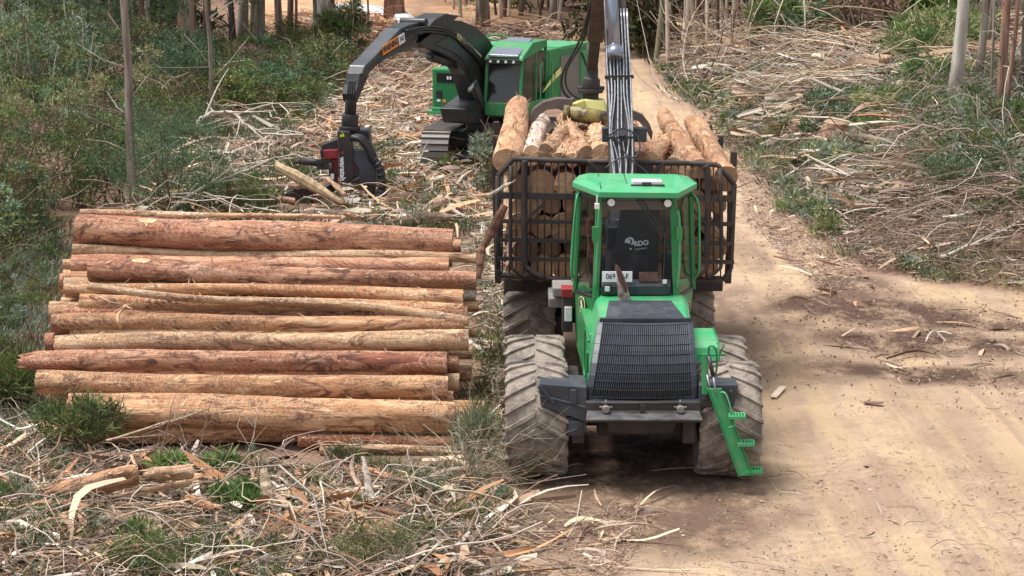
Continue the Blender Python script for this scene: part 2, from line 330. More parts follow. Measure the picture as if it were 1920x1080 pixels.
def zone(poly, n, even=0.5):
    """points on the ground inside a region outlined on the photograph; even mixes towards equal density on the ground"""
    wp = []
    for q in poly: v = G(*q); wp.append((v.x, v.y))
    xs = [q[0] for q in wp]; ys = [q[1] for q in wp]; X = []; Y = []; tot = 0
    while tot < n:
        y = np.exp(rng.uniform(np.log(min(ys)), np.log(max(ys)), n * 2)); x = rng.uniform(min(xs), max(xs), n * 2)
        keep = inpoly(x, y, wp) & (rng.random(n * 2) < (min(ys) / y) ** (1 - even)); X.append(x[keep]); Y.append(y[keep]); tot += keep.sum()
    x = np.concatenate(X)[:n]; y = np.concatenate(Y)[:n]; return np.c_[x, y, height(x, y)]
# ------------------------------------------------------------ ground, track, clay clearing
def ground_material():
    m = D.materials.new('forest dirt'); m.use_nodes = True; nt = m.node_tree; n = nt.nodes; l = nt.links; b = n['Principled BSDF']; b.inputs['Roughness'].default_value = .93; b.inputs['Specular IOR Level'].default_value = .15
    tc = n.new('ShaderNodeTexCoord')
    def att(a):
        q = n.new('ShaderNodeAttribute'); q.attribute_name = a; return q.outputs['Fac']
    def noise(sc, det=8, ro=.6, st=None, dist=0):
        t = n.new('ShaderNodeTexNoise'); t.inputs['Scale'].default_value = sc; t.inputs['Detail'].default_value = det; t.inputs['Roughness'].default_value = ro; t.inputs['Distortion'].default_value = dist
        if st:
            mp = n.new('ShaderNodeMapping'); mp.inputs['Scale'].default_value = st[:3]; mp.inputs['Rotation'].default_value = (0, 0, st[3] if len(st) > 3 else 0); l.new(tc.outputs['Object'], mp.inputs[0]); l.new(mp.outputs[0], t.inputs[0])
        else: l.new(tc.outputs['Object'], t.inputs[0])
        return t.outputs[0]
    def ramp(s, a, c1, b_, c2):
        r = n.new('ShaderNodeValToRGB'); l.new(s, r.inputs[0]); r.color_ramp.elements[0].position = a; r.color_ramp.elements[1].position = b_
        r.color_ramp.elements[0].color = (*c1, 1); r.color_ramp.elements[1].color = (*c2, 1); return r.outputs[0]
    def mix(f, a, c):
        q = n.new('ShaderNodeMix'); q.data_type = 'RGBA'
        if isinstance(f, float): q.inputs[0].default_value = f
        else: l.new(f, q.inputs[0])
        for i, k in ((6, a), (7, c)):
            if isinstance(k, tuple): q.inputs[i].default_value = (*k, 1)
            else: l.new(k, q.inputs[i])
        return q.outputs[2]
    def mul(a, c):
        q = n.new('ShaderNodeMath'); q.operation = 'MULTIPLY'
        for i, k in enumerate((a, c)):
            if isinstance(k, float): q.inputs[i].default_value = k
            else: l.new(k, q.inputs[i])
        return q.outputs[0]
    B, W = (0, 0, 0), (1, 1, 1)
    # track dirt: sandy tan, pinkish brown, damp patches and the forwarder's painted shade, fine stones
    road = mix(ramp(noise(.55, 9, .62, dist=.8), .4, B, .62, W), (.39, .27, .185), (.55, .40, .27))
    road = mix(mul(ramp(noise(2.6, 9, .7), .52, B, .7, W), .6), road, (.31, .205, .145))
    road = mix(mul(ramp(noise(1.2, 8, .7, (1.2, .35, 1)), .55, B, .75, W), .5), road, (.60, .46, .31))
    road = mix(mul(ramp(noise(22, 6, .75, (1, .45, 1)), .56, B, .7, W), .4), road, (.29, .19, .135))
    road = mix(mul(ramp(noise(45, 4, .7), .6, B, .72, W), .5), road, (.62, .50, .38))
    wv = n.new('ShaderNodeTexWave'); wv.bands_direction = 'Y'; wv.inputs['Scale'].default_value = 1.3; wv.inputs['Distortion'].default_value = 3.5; wv.inputs['Detail'].default_value = 4; wv.inputs['Detail Scale'].default_value = 1.6; l.new(tc.outputs['Object'], wv.inputs[0])
    tread = mul(ramp(wv.outputs[0], .5, B, .8, W), mul(att('rut'), ramp(noise(1.1, 5, .6), .42, B, .56, W)))
    road = mix(mul(tread, .3), road, (.33, .215, .15))
    road = mix(mul(ramp(noise(7, 9, .78), .52, B, .60, W), .45), road, (.36, .245, .175))
    road = mix(mul(ramp(noise(1.5, 8, .6, (1.5, .12, 1), dist=.4), .47, B, .58, W), .55), road, (.56, .40, .235))
    road = mix(mul(ramp(noise(1.1, 8, .65, (2.0, .14, 1), dist=.5), .53, B, .62, W), .5), road, (.33, .22, .165))
    road = mix(mul(att('rut'), mul(ramp(noise(2.0, 8, .7, (1, .3, 1)), .42, B, .58, W), .45)), road, (.36, .25, .165))
    damp_shade = mul(att('damp_shade'), ramp(noise(1.5, 9, .75, (1, .6, 1)), .32, B, .52, W))
    road = mix(damp_shade, road, (.105, .062, .045))
    # forest floor: brown litter
    lit = mix(ramp(noise(1.3, 9, .7), .38, B, .64, W), (.17, .10, .07), (.31, .20, .145))
    lit = mix(mul(ramp(noise(14, 7, .8, (2.5, .5, 1, .5)), .54, B, .66, W), .7), lit, (.40, .29, .21))
    lit = mix(mul(ramp(noise(17, 7, .8, (.5, 2.6, 1, .3)), .56, B, .7, W), .8), lit, (.055, .036, .026))
    lit = mix(mul(ramp(noise(.8, 6, .6), .54, B, .68, W), mul(att('green'), .9)), lit, (.085, .10, .04))
    col = mix(att('road'), lit, road)
    clay = mix(ramp(noise(.5, 9, .7, (1, .4, 1)), .4, B, .62, W), (.40, .22, .12), (.58, .38, .23))
    col = mix(att('clay'), col, clay)
    l.new(col, b.inputs['Base Color'])
    h = n.new('ShaderNodeMath'); h.operation = 'ADD'; l.new(noise(6, 10, .7), h.inputs[0]); l.new(mul(noise(30, 5, .7), .35), h.inputs[1]); h0 = h; h = n.new('ShaderNodeMath'); h.operation = 'ADD'; l.new(h0.outputs[0], h.inputs[0]); l.new(mul(tread, -.3), h.inputs[1])
    bp = n.new('ShaderNodeBump'); bp.inputs['Strength'].default_value = .9; bp.inputs['Distance'].default_value = .09; l.new(h.outputs[0], bp.inputs['Height']); l.new(bp.outputs[0], b.inputs['Normal'])
    return m
M['ground'] = ground_material()
def build_ground():
    ys = [-60, -40, -20, -5, 5, 12]; y = 16.0
    while y < 150: ys.append(y); y *= 1.0068
    while y < 1500: ys.append(y); y *= 1.12
    ys = np.array(ys); u = np.linspace(-1, 1, 260); ext = np.array([1.15, 1.4, 1.8, 2.6, 4, 7, 12]); u = np.r_[-ext[::-1], u, ext]
    Y, U = np.meshgrid(ys, u, indexing='ij'); X = U * (np.abs(Y) * .29 + 2.5); Z = height(X, Y); Z = np.where(Y > 150, height(X, np.full_like(Y, 150.)) + (Y - 150) * .034, Z)
    nr, nc = Y.shape; idx = np.arange(nr * nc).reshape(nr, nc); q = np.stack([idx[:-1, :-1], idx[:-1, 1:], idx[1:, 1:], idx[1:, :-1]], -1).reshape(-1, 4)
    x, y, z = X.ravel(), Y.ravel(), Z.ravel(); r = roadmask(x, y)
    ra = x / np.maximum(y, 1); e = .004 * wav(x, y, 1.2)
    clay = sstep(-.130, -.118, ra + e) * (1 - sstep(-.062, -.035, ra + e)) * sstep(78, 84, y + 2 * wav(x, y, .8)) * (1 - sstep(116, 122, y)); clay = np.maximum(clay, .85 * sstep(-.05, -.03, ra + e) * (1 - sstep(-.005, .02, ra)) * sstep(86, 92, y) * (1 - sstep(100, 108, y)))
    def blob(px, py, ax, ay, rot=0.0):
        c = G(px, py); dx, dy = x - c.x, y - c.y; cs, sn = math.cos(rot), math.sin(rot); a = (dx * cs + dy * sn) / ax; b_ = (-dx * sn + dy * cs) / ay
        return 1 - sstep(.55, 1.15, np.sqrt(a * a + b_ * b_) + .2 * wav(x, y, 4))
    damp_shade = np.maximum.reduce([blob(1640, 585, 1.5, 2.8, .9), blob(1740, 640, 2.4, 1.2, -.25), blob(1790, 705, 2.3, .6, -.3), blob(1850, 650, 1.6, .8, -.3) * .8, blob(1840, 610, 1.8, .6, -.1), blob(1440, 610, 1.1, 2.2) * .55, blob(1330, 560, 1.0, 2.6) * .6,
                              blob(1180, 900, 2.0, 3.2) * .8, blob(1150, 800, 1.6, 4), blob(1530, 690, 1.0, 1.0) * .5, blob(1600, 545, 1.0, 2.0) * .8, blob(1400, 480, .5, 3.) * .4, blob(1160, 960, 1.2, .6) * .6])  # blobs below the forwarder paint its shade into the dirt colour
    cx_ = (xl(y) + np.minimum(xr(y), xl(y) + 7)) / 2 + 1.2 + .25 * np.sin(y * .35); rut = np.maximum.reduce([np.exp(-((x - cx_ - o) / .33) ** 4) for o in (-1.1, 1.15, 2.9, 4.7)])
    green = sstep(.5, -1.5, x - xl(y)) * .9 + .35 * sstep(0, 6, x - xr(y)); green = green * (1 - clay)
    me = D.meshes.new('ground'); me.vertices.add(len(x)); me.vertices.foreach_set('co', np.c_[x, y, z].astype(np.float32).ravel())
    def finish(name, sel):
        mm = me.copy() if False else D.meshes.new(name); qq = q[sel]; used = np.unique(qq); mp = np.full(len(x), -1); mp[used] = np.arange(len(used)); qq = mp[qq].astype(np.int32)
        mm.vertices.add(len(used)); mm.vertices.foreach_set('co', np.c_[x, y, z][used].astype(np.float32).ravel()); mm.loops.add(qq.size); mm.loops.foreach_set('vertex_index', qq.ravel())
        mm.polygons.add(len(qq)); mm.polygons.foreach_set('loop_start', np.arange(0, qq.size, 4, dtype=np.int32))
        try: mm.polygons.foreach_set('loop_total', np.full(len(qq), 4, np.int32))
        except Exception: pass
        mm.polygons.foreach_set('use_smooth', np.ones(len(qq), bool))
        for nm, arr in (('road', r * (1 - clay)), ('clay', clay), ('damp_shade', damp_shade), ('green', green), ('rut', rut)):
            a = mm.attributes.new(nm, 'FLOAT', 'POINT'); a.data.foreach_set('value', arr[used].astype(np.float32))
        mm.materials.append(M['ground']); mm.update(calc_edges=True); mm.validate(); o = D.objects.new(name, mm); COL.objects.link(o); o['kind'] = 'structure'
    D.meshes.remove(me)
    rq = r[q].mean(1) > .5; cq = (clay[q].mean(1) > .5) & ~rq
    finish('ground', ~rq & ~cq); finish('dirt_track', rq); finish('clay_clearing', cq)
build_ground()
def gravel_strip():
    c = [G(*q) for q in [(600, 14), (645, 17), (690, 20), (725, 25), (752, 34), (778, 50)]]; c = curve_pts(c, 6); mb = MB(); L = []
    for i, v in enumerate(c):
        d = (c[min(i + 1, len(c) - 1)] - c[max(i - 1, 0)]).normalized(); s_ = Vector((-d.y, d.x, 0)) * .5
        for k in (-1, -.6, .6, 1):
            a = v + s_ * k; a.z = float(height(a.x, a.y)) + (.22 if abs(k) < .8 else -.1); L.append(a)
    mb.add(L, [[4 * i + k, 4 * i + k + 1, 4 * i + 5 + k, 4 * i + 4 + k] for i in range(len(c) - 1) for k in range(3)], 0, True)
    o = mb.build('gravel_path', mat('pale crushed stone', (.60, .57, .57), .9, var=.2, scale=8, bump=.5)); o['kind'] = 'structure'
gravel_strip()

# ------------------------------------------------------------ forwarder
def make_wheel(parent, cx, cy, r=.68, wd=.74, side=-1, cz=None, hand=1):
    """chunky V-lug tyre with its rim"""
    cz = r if cz is None else cz; mb = MB(); n = 48; prof = [(-.42, .60), (-.47, .75), (-.50, .88), (-.46, .955), (-.36, .972), (0, .98), (.36, .972), (.46, .955), (.50, .88), (.47, .75), (.42, .60)]
    vs = []
    for i in range(n):
        t = 2 * math.pi * i / n
        for a, b in prof: vs.append((cx + a * wd, cy + math.cos(t) * b * r, cz + math.sin(t) * b * r))
    k = len(prof); mb.add(vs, [[i * k + j, i * k + j + 1, ((i + 1) % n) * k + j + 1, ((i + 1) % n) * k + j] for i in range(n) for j in range(k - 1)], 0, True)
    nl = 20
    for sgn in (-1, 1):
        for i in range(nl):
            t0 = 2 * math.pi * (i + (.5 if sgn > 0 else 0)) / nl
            lo, hi = [], []
            st = 5
            for q in range(st + 1):
                u = q / st; xx = sgn * (.02 + .49 * u) * wd; th = t0 + hand * .30 * u; hw = .052 - .012 * u
                out = 1.0 if u < .9 else .965
                for e in (-hw, hw):
                    for rr, L in ((.955 if u < .9 else .90, lo), (out + .017, hi)): L.append((cx + xx, cy + math.cos(th + e * (1.25 if L is lo else .8)) * rr * r, cz + math.sin(th + e * (1.25 if L is lo else .8)) * rr * r))
            v = lo + hi; m_ = 2 * (st + 1); f = []
            for q in range(st):
                a = 2 * q; f += [[m_ + a, m_ + a + 1, m_ + a + 3, m_ + a + 2], [a, m_ + a, m_ + a + 2, a + 2], [a + 1, a + 3, m_ + a + 3, m_ + a + 1]]
            f += [[0, 1, m_ + 1, m_], [2 * st, m_ + 2 * st, m_ + 2 * st + 1, 2 * st + 1]]
            mb.add(v, f)
    w_ = mb.build('wheel', 'rubber', parent, origin=None)
    rb = MB(); s_ = side
    pr = [(-.40, .60), (-.30, .52), (-.10, .50), (.10, .50), (.30, .52), (.40, .60)]; vs = []
    for i in range(24):
        t = 2 * math.pi * i / 24
        for a, b in pr: vs.append((cx + a * wd, cy + math.cos(t) * b * r, cz + math.sin(t) * b * r))
    rb.add(vs, [[i * 6 + j, i * 6 + j + 1, ((i + 1) % 24) * 6 + j + 1, ((i + 1) % 24) * 6 + j] for i in range(24) for j in range(5)], 0, True)
    rb.tube([(cx + s_ * .05, cy, cz), (cx + s_ * .16, cy, cz)], .51 * r, 24); rb.tube([(cx + s_ * .16, cy, cz), (cx + s_ * .26, cy, cz)], .2, 16)
    for i in range(10):
        t = 2 * math.pi * i / 10; rb.tube([(cx + s_ * .16, cy + .27 * math.cos(t), cz + .27 * math.sin(t)), (cx + s_ * .19, cy + .27 * math.cos(t), cz + .27 * math.sin(t))], .018, 6)
    rb.build('rim', 'dgreen', w_); return w_
FW = empty('forwarder', (1.44, 24.75, 0), 'green eight wheeled forwarder loaded with logs, facing the camera on the dirt track', 'forwarder')
def fpart(mb, name, m, bevel=0, parent=None): return mb.build(name, m, parent or FW, bevel=bevel)
for cy in (24.75, 26.25): make_wheel(FW, .29, cy, side=-1, hand=1); make_wheel(FW, 2.59, cy, side=1, hand=1)
for cy in (30.25, 31.75): make_wheel(FW, .25, cy, side=-1, hand=1, cz=.72); make_wheel(FW, 2.54, cy, side=1, hand=1, cz=.72)
b = MB(); b.box(1.02, 2.05, 24.4, 27.2, .55, 1.0).box(.70, .86, 24.2, 26.8, .5, .86).box(2.02, 2.18, 24.2, 26.8, .5, .86); b.tube([(.4, 25.5, .68), (2.5, 25.5, .68)], .17, 12); b.tube([(.4, 24.75, .68), (2.5, 24.75, .68)], .1, 10)
b.hexa([(1.15, 24.2, .62), (1.9, 24.2, .62), (1.9, 25, .62), (1.15, 25, .62)], [(1.05, 24.2, .98), (2.05, 24.2, .98), (2.05, 25, .98), (1.05, 25, .98)])
fpart(b, 'front_chassis', 'iron', .02)
b = MB(); b.box(1.15, 1.75, 27.2, 34.4, .95, 1.32).box(1.25, 1.65, 26.6, 28.5, .6, 1.0).box(.58, .74, 29.8, 32.2, .55, .9).box(2.05, 2.2, 29.8, 32.2, .55, .9); b.tube([(.4, 31, .72), (2.4, 31, .72)], .17, 12)
for yy in (29.7, 31.7, 33.6): b.box(-.12, 3.02, yy - .09, yy + .09, 1.3, 1.5)
fpart(b, 'rear_frame', 'iron', .02)
for yy in (29.75, 31.7, 33.6):
    for xx, ln in ((-.2, -.05), (3.1, .05)):
        b = MB(); b.bar((xx, yy, 1.4), (xx + ln, yy, 3.3), .09, .12, up=(0, 1, 0)); fpart(b, 'stake', 'iron', .01)
# bumper
b = MB(); b.box(.86, 2.22, 24.02, 24.4, .80, 1.06); b.box(1.0, 1.9, 23.98, 24.02, .84, .96); fpart(b, 'bumper', 'black', .02)
b = MB(); b.hexa([(.86, 23.78, .885), (2.22, 23.78, .885), (2.20, 24.02, .93), (.88, 24.02, .93)], [(.86, 23.78, .91), (2.22, 23.78, .91), (2.20, 24.02, .955), (.88, 24.02, .955)]); fpart(b, 'step_plate', mat('scuffed dark plate', (.13, .125, .125), .5, .3, col2=(.06, .055, .055), scale=5), .006)
for xx in (1.10, 1.97):
    b = MB(); b.tube([(xx, 23.9, .99), (xx, 24.0, .99)], .042, 12).bar((xx - .075, 23.96, 1.01), (xx + .075, 23.96, 1.01), .022, .022).bar((xx, 23.97, 1.02), (xx, 24.0, 1.09), .018, .018); fpart(b, 'tow_pin', 'steel', .005)
b = MB(); b.tube([(1.05, 23.97, 1.055), (2.05, 23.97, 1.055)], .012, 6).box(1.5, 1.56, 23.93, 23.98, .93, 1.04); fpart(b, 'tow_bar', 'iron')
b = MB(); b.hexa([(.34, 24.1, .98), (.88, 24.05, .80), (.88, 24.5, .80), (.34, 24.5, .98)], [(.31, 24.1, 1.26), (.88, 24.1, 1.22), (.88, 24.62, 1.24), (.36, 24.55, 1.28)])
b.bar((.31, 24.08, 1.24), (.5, 24.06, 1.02), .03, .05).bar((.33, 24.08, 1.12), (.87, 24.04, .98), .03, .04); b.tube([(.75, 24.2, .62), (.75, 24.2, .82)], .13, 14); b.box(.6, .88, 24.12, 24.5, .66, .84)
b.bar((.72, 24.06, 1.2), (.72, 24.04, 1.02), .08, .03); fpart(b, 'battery_box', 'navy', .03)
b = MB(); b.hexa([(2.2, 24.12, .96), (2.62, 24.12, .98), (2.62, 24.6, .98), (2.2, 24.6, .96)], [(2.2, 24.12, 1.24), (2.66, 24.12, 1.24), (2.66, 24.65, 1.27), (2.2, 24.65, 1.27)]); b.box(2.24, 2.30, 24.09, 24.12, 1.05, 1.13).box(2.55, 2.6, 24.09, 24.12, 1.12, 1.18); fpart(b, 'storage_box', 'navy', .03)
# hood and grille
b = MB(); sec = [(24.36, .93, 2.16, 1.06, .99, 2.13, 1.42, 1.05, 2.13, 1.80), (25.0, .92, 2.2, .98, .98, 2.18, 1.5, 1.07, 2.17, 1.88), (26.2, .90, 2.30, .95, .96, 2.26, 1.5, 1.06, 2.22, 1.92)]
rings = []
for n_, (yy, xa, xb, z0, xc, xd, z1, xe, xf, z2) in enumerate(sec):
    e1, e2 = (.14, .44) if n_ == 0 else (0, 0); rings.append([(xa, yy, z0), (xc, yy + e1, z1), (xe, yy + e2 - .03, z2 - .06), (xe + .06, yy + e2, z2), (xf - .06, yy + e2, z2), (xf, yy + e2 - .03, z2 - .06), (xd, yy + e1, z1), (xb, yy, z0)])
vs = [q for r_ in rings for q in r_]; k = 8
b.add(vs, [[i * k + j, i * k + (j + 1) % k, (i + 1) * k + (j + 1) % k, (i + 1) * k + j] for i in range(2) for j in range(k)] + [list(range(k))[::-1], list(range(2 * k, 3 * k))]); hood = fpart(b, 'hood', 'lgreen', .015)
b = MB(); b.hexa([(1.12, 24.85, 1.862), (2.10, 24.85, 1.862), (1.99, 25.82, 1.90), (1.21, 25.82, 1.90)], [(1.12, 24.85, 1.877), (2.10, 24.85, 1.877), (1.99, 25.82, 1.917), (1.21, 25.82, 1.917)]); fpart(b, 'top_panel', 'navy', .006, hood)
b = MB(); b.tube(curve_pts([(.925, 24.75, 1.62), (.90, 25.3, 1.66), (.89, 25.32, 1.1), (.90, 24.8, 1.2)], 4), .014, 6); b.box(.90, .93, 24.9, 25.0, 1.2, 1.45); fpart(b, 'side_vent', 'dgreen', 0, hood)
def gsurf(u, v):   # grille surface, u across, v up
    xa = .865 + (1.03 - .865) * v ** 1.1; xb = 2.185 + (2.17 - 2.185) * v; yy = 24.08 + .58 * v ** 1.9 + .10 * (2 * u - 1) ** 2 - .04 * math.sin(math.pi * v)
    return Vector((xa + (xb - xa) * u, yy, 1.07 + .79 * v))
b = MB(); nu, nv = 12, 10
for off, mi in ((.05, 0),):
    vs = [gsurf(i / nu, j / nv) + Vector((0, off, 0)) for j in range(nv + 1) for i in range(nu + 1)]; b.add(vs, [[j * (nu + 1) + i, j * (nu + 1) + i + 1, (j + 1) * (nu + 1) + i + 1, (j + 1) * (nu + 1) + i] for j in range(nv) for i in range(nu)], 0, True)
gr = b.build('grille', 'dark', FW)
b = MB(); nb = 44
for i in range(nb + 1):
    u = .055 + .89 * i / nb; b2 = [gsurf(u, v / 6) + Vector((0, .02, 0)) for v in range(7)]
    for a, c in zip(b2[:-1], b2[1:]): b.bar(a, c, .0125, .012, up=(0, 1, 0))
for j in range(9):
    v = .02 + .96 * j / 8; L = [gsurf(u / 8, v) + Vector((0, .012, 0)) for u in range(9)]
    for a, c in zip(L[:-1], L[1:]): b.bar(a, c, .010, .014, up=(0, 1, 0))
for u0, u1 in ((0, .05), (.95, 1)):
    L = [(gsurf(u0, v / 6), gsurf(u1, v / 6)) for v in range(7)]
    for (a, c), (d_, e_) in zip(L[:-1], L[1:]): b.hexa([a, c, c + Vector((0, .06, 0)), a + Vector((0, .06, 0))], [d_, e_, e_ + Vector((0, .06, 0)), d_ + Vector((0, .06, 0))])
b.bar(gsurf(.02, 1) + Vector((0, .03, .01)), gsurf(.98, 1) + Vector((0, .03, .01)), .06, .07)
b.bar(gsurf(.02, 0), gsurf(.98, 0), .05, .05); b.build('grille_bars', mat('grille mesh', (.034, .04, .055), .45, col2=(.024, .028, .036), scale=6), gr)
# cab
b = MB(); b.hexa([(.95, 26.2, .95), (2.28, 26.2, .95), (2.30, 27.7, .95), (.93, 27.7, .95)], [(1.09, 26.2, 1.86), (2.05, 26.2, 1.86), (2.36, 26.95, 1.86), (2.36, 27.75, 1.78), (.83, 27.75, 1.78), (.83, 26.95, 1.78)][:1] + [(2.05, 26.2, 1.86), (2.36, 27.0, 1.84), (.83, 27.0, 1.78)])
b.v = []; b.f = []; b.m = []; b.sm = []
lo = [(1.0, 26.2, 1.0), (2.14, 26.2, 1.0), (2.26, 26.95, 1.0), (2.26, 27.75, 1.0), (.93, 27.75, 1.0), (.93, 26.95, 1.0)]; hi = [(1.06, 26.18, 1.86), (2.08, 26.18, 1.86), (2.36, 26.95, 1.84), (2.36, 27.75, 1.84), (.82, 27.75, 1.80), (.82, 26.95, 1.80)]
b.hexa(lo, hi); cab = fpart(b, 'cab', 'green', .02)
TOP = [(1.10, 26.3, 3.16), (2.03, 26.3, 3.16), (2.31, 26.98, 3.12), (2.31, 27.75, 3.1), (.88, 27.75, 3.1), (.88, 26.98, 3.12)]
for i, (a, c) in enumerate(zip(hi, TOP)):
    b = MB(); b.bar(a, c, .085 if i < 2 else .06, .07, up=(0, 1, 0)); fpart(b, 'pillar', 'green', .012, cab)
for i in range(6):
    j = (i + 1) % 6; a, a2, c, c2 = (Vector(hi[i]), Vector(hi[j]), Vector(TOP[i]), Vector(TOP[j])); d = (a2 - a).normalized() * .03
    nrm = (a2 - a).cross(c - a).normalized() * .006
    b = MB(); q = [a + d + Vector((0, 0, .04)), a2 - d + Vector((0, 0, .04)), c2 - d, c + d]; b.add([k + Vector((0, .01, 0)) for k in q], [[0, 1, 2, 3]]); fpart(b, 'windscreen' if i == 0 else 'window', 'glass', 0, cab)
for i in (5, 1, 4, 2):   # black window seals
    j = (i + 1) % 6; a, a2, c, c2 = (Vector(hi[i]), Vector(hi[j]), Vector(TOP[i]), Vector(TOP[j])); b = MB(); b.bar(a + Vector((0, 0, .03)), a2 + Vector((0, 0, .03)), .03, .035); fpart(b, 'window_seal', 'black', 0, cab); b = MB(); b.bar(c - Vector((0, 0, .03)), c2 - Vector((0, 0, .03)), .03, .05); fpart(b, 'window_seal', 'black', 0, cab)
# roof
b = MB(); o_ = [(1.085, 26.06), (2.075, 26.06), (2.36, 26.66), (2.30, 27.45), (.88, 27.45), (.77, 26.66)]; zz = [3.225, 3.215, 3.255, 3.24, 3.25, 3.27]
lo = [(x, y, z - .05) for (x, y), z in zip(o_, zz)]; md = [(x, y, z + .02) for (x, y), z in zip(o_, zz)]; tp = [(1.12, 26.26, 3.275), (2.03, 26.26, 3.265), (2.2, 26.75, 3.30), (2.14, 27.3, 3.305), (1.0, 27.3, 3.32), (.93, 26.75, 3.32)]
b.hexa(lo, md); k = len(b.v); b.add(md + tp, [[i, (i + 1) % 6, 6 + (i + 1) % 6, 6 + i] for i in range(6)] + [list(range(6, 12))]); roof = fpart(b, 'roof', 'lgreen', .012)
b = MB(); b.bar((1.115, 26.2, 3.28), (1.12, 27.3, 3.327), .01, .012).bar((1.455, 26.5, 3.292), (1.455, 27.25, 3.32), .01, .012); fpart(b, 'roof_seam', 'dark', 0, roof)
b = MB(); b.box(1.52, 1.90, 26.42, 26.62, 3.27, 3.34, 0).box(1.50, 1.93, 26.36, 26.42, 3.26, 3.30, 1).box(1.64, 1.76, 26.35, 26.38, 3.285, 3.33, 1); fpart(b, 'beacon', ['lamp', 'black'], .012, roof)
for xx, zz_ in ((1.245, 3.10), (1.955, 3.09)):
    b = MB(); b.tube([(xx, 26.17, zz_), (xx, 26.26, zz_)], .062, 16); l_ = fpart(b, 'work_lamp', 'black', 0, cab); b = MB(); b.tube([(xx, 26.155, zz_), (xx, 26.172, zz_)], .047, 16); b.build('lens', 'lamp', l_)
b = MB(); b.bar((1.58, 26.2, 3.12), (1.9, 26.14, 2.66), .022, .02).bar((1.64, 26.2, 3.12), (1.94, 26.14, 2.66), .018, .02).bar((1.92, 26.15, 2.68), (1.91, 26.12, 2.1), .012, .012); fpart(b, 'wiper', 'black', 0, cab)
b = MB(); b.hexa([(1.13, 26.10, 1.93), (2.0, 26.10, 1.93), (2.0, 26.2, 1.93), (1.13, 26.2, 1.93)], [(1.13, 26.08, 2.05), (2.0, 26.08, 2.05), (2.0, 26.19, 2.12), (1.13, 26.19, 2.12)]); b.box(1.16, 1.25, 26.06, 26.085, 1.97, 2.08); fpart(b, 'wiper_cowl', 'navy', .01, cab)
b = MB(); b.box(1.17, 1.23, 26.05, 26.07, 1.985, 2.05); fpart(b, 'camera_lens', 'white', .005, cab); b = MB(); b.box(1.90, 1.95, 26.07, 26.1, 2.08, 2.13); fpart(b, 'wiper_cap', 'white', .005, cab)
b = MB(); b.box(1.135, 1.515, 26.085, 26.10, 2.10, 2.235); pl = fpart(b, 'number_plate', 'plate', .004, cab)
text('069 5E-F', .098, (1.325, 26.083, 2.168), (1, 0, 0), (0, 0, 1), 'ink', pl, 'plate_lettering', .001, .82)
b = MB(); b.box(1.60, 1.84, 26.12, 26.14, 2.10, 2.22); fpart(b, 'paper_sheet', 'rust', 0, cab)
b = MB(); b.hexa([(1.30, 26.45, 2.0), (1.88, 26.45, 2.0), (1.88, 27.1, 2.0), (1.28, 27.1, 2.0)], [(1.38, 26.45, 3.0), (1.82, 26.45, 3.0), (1.80, 26.75, 3.0), (1.40, 26.75, 3.0)]).box(1.25, 1.9, 26.5, 27.1, 1.9, 2.08); seat = fpart(b, 'seat', 'fabric', .09, cab)
text('RDO', .086, (1.645, 26.435, 2.535), (1, 0, .12), (-.12, 0, 1), 'plate', seat, 'emblem_lettering', .004); text('EQUIPMENT', .028, (1.645, 26.435, 2.465), (1, 0, .12), (-.12, 0, 1), 'plate', seat, 'emblem_small_lettering')
b = MB()   # round emblem: open ring with a notch and dot
rg = [Vector((1.50 + .056 * math.cos(t), 26.435, 2.56 + .056 * math.sin(t))) for t in np.linspace(math.radians(-65), math.radians(205), 16)]; rg2 = [Vector((1.50 + .03 * math.cos(t), 26.435, 2.56 + .03 * math.sin(t))) for t in np.linspace(math.radians(-65), math.radians(205), 16)]
b.add(rg + rg2, [[i, i + 1, 17 + i, 16 + i] for i in range(15)]); b.tube([(1.51, 26.435, 2.465), (1.51, 26.43, 2.465)], .014, 8); b.add([(1.43, 26.43, 2.55), (1.50, 26.43, 2.53), (1.51, 26.43, 2.57), (1.45, 26.43, 2.60)], [[0, 1, 2, 3]]); b.build('emblem', 'plate', seat)
b = MB(); b.box(.98, 1.12, 27.0, 27.2, 2.1, 2.55); b.tube([(1.05, 27.1, 2.5), (1.05, 27.1, 2.75)], .09, 10); fpart(b, 'jacket', 'maroon', .04, cab)
b = MB(); b.box(1.95, 2.15, 26.7, 27.0, 1.9, 2.35).box(1.0, 1.2, 26.7, 27.0, 1.9, 2.3).bar((2.0, 26.6, 2.3), (1.94, 26.5, 2.55), .03, .03); fpart(b, 'console', 'navy', .03, cab)
b = MB(); b.box(1.12, 2.02, 26.34, 26.40, 2.98, 3.1); fpart(b, 'sun_visor', mat('beige visor', (.35, .24, .17), .7), .01, cab)
def tubep(name, pts, r, m='green', parent=None, k=3, n=8): b = MB(); b.tube(curve_pts(pts, k), r, n); return b.build(name, m, parent or FW)
tubep('handrail', [(.87, 26.95, 3.10), (.83, 26.86, 3.02), (.785, 26.86, 2.5), (.77, 26.86, 2.12), (.79, 26.9, 2.02), (.86, 26.95, 1.93)], .018, 'lgreen', cab)
tubep('handrail', [(2.33, 26.95, 3.08), (2.40, 26.86, 2.98), (2.42, 26.86, 2.5), (2.42, 26.86, 2.15), (2.40, 26.9, 2.05), (2.34, 26.95, 1.95)], .018, 'lgreen', cab)
tubep('handrail', [(1.10, 26.2, 3.05), (1.09, 26.14, 2.95), (1.065, 26.12, 2.3), (1.06, 26.14, 2.0)], .015, 'lgreen', cab); tubep('handrail', [(2.07, 26.2, 3.0), (2.1, 26.14, 2.9), (2.11, 26.12, 2.3), (2.08, 26.14, 2.0)], .015, 'lgreen', cab)
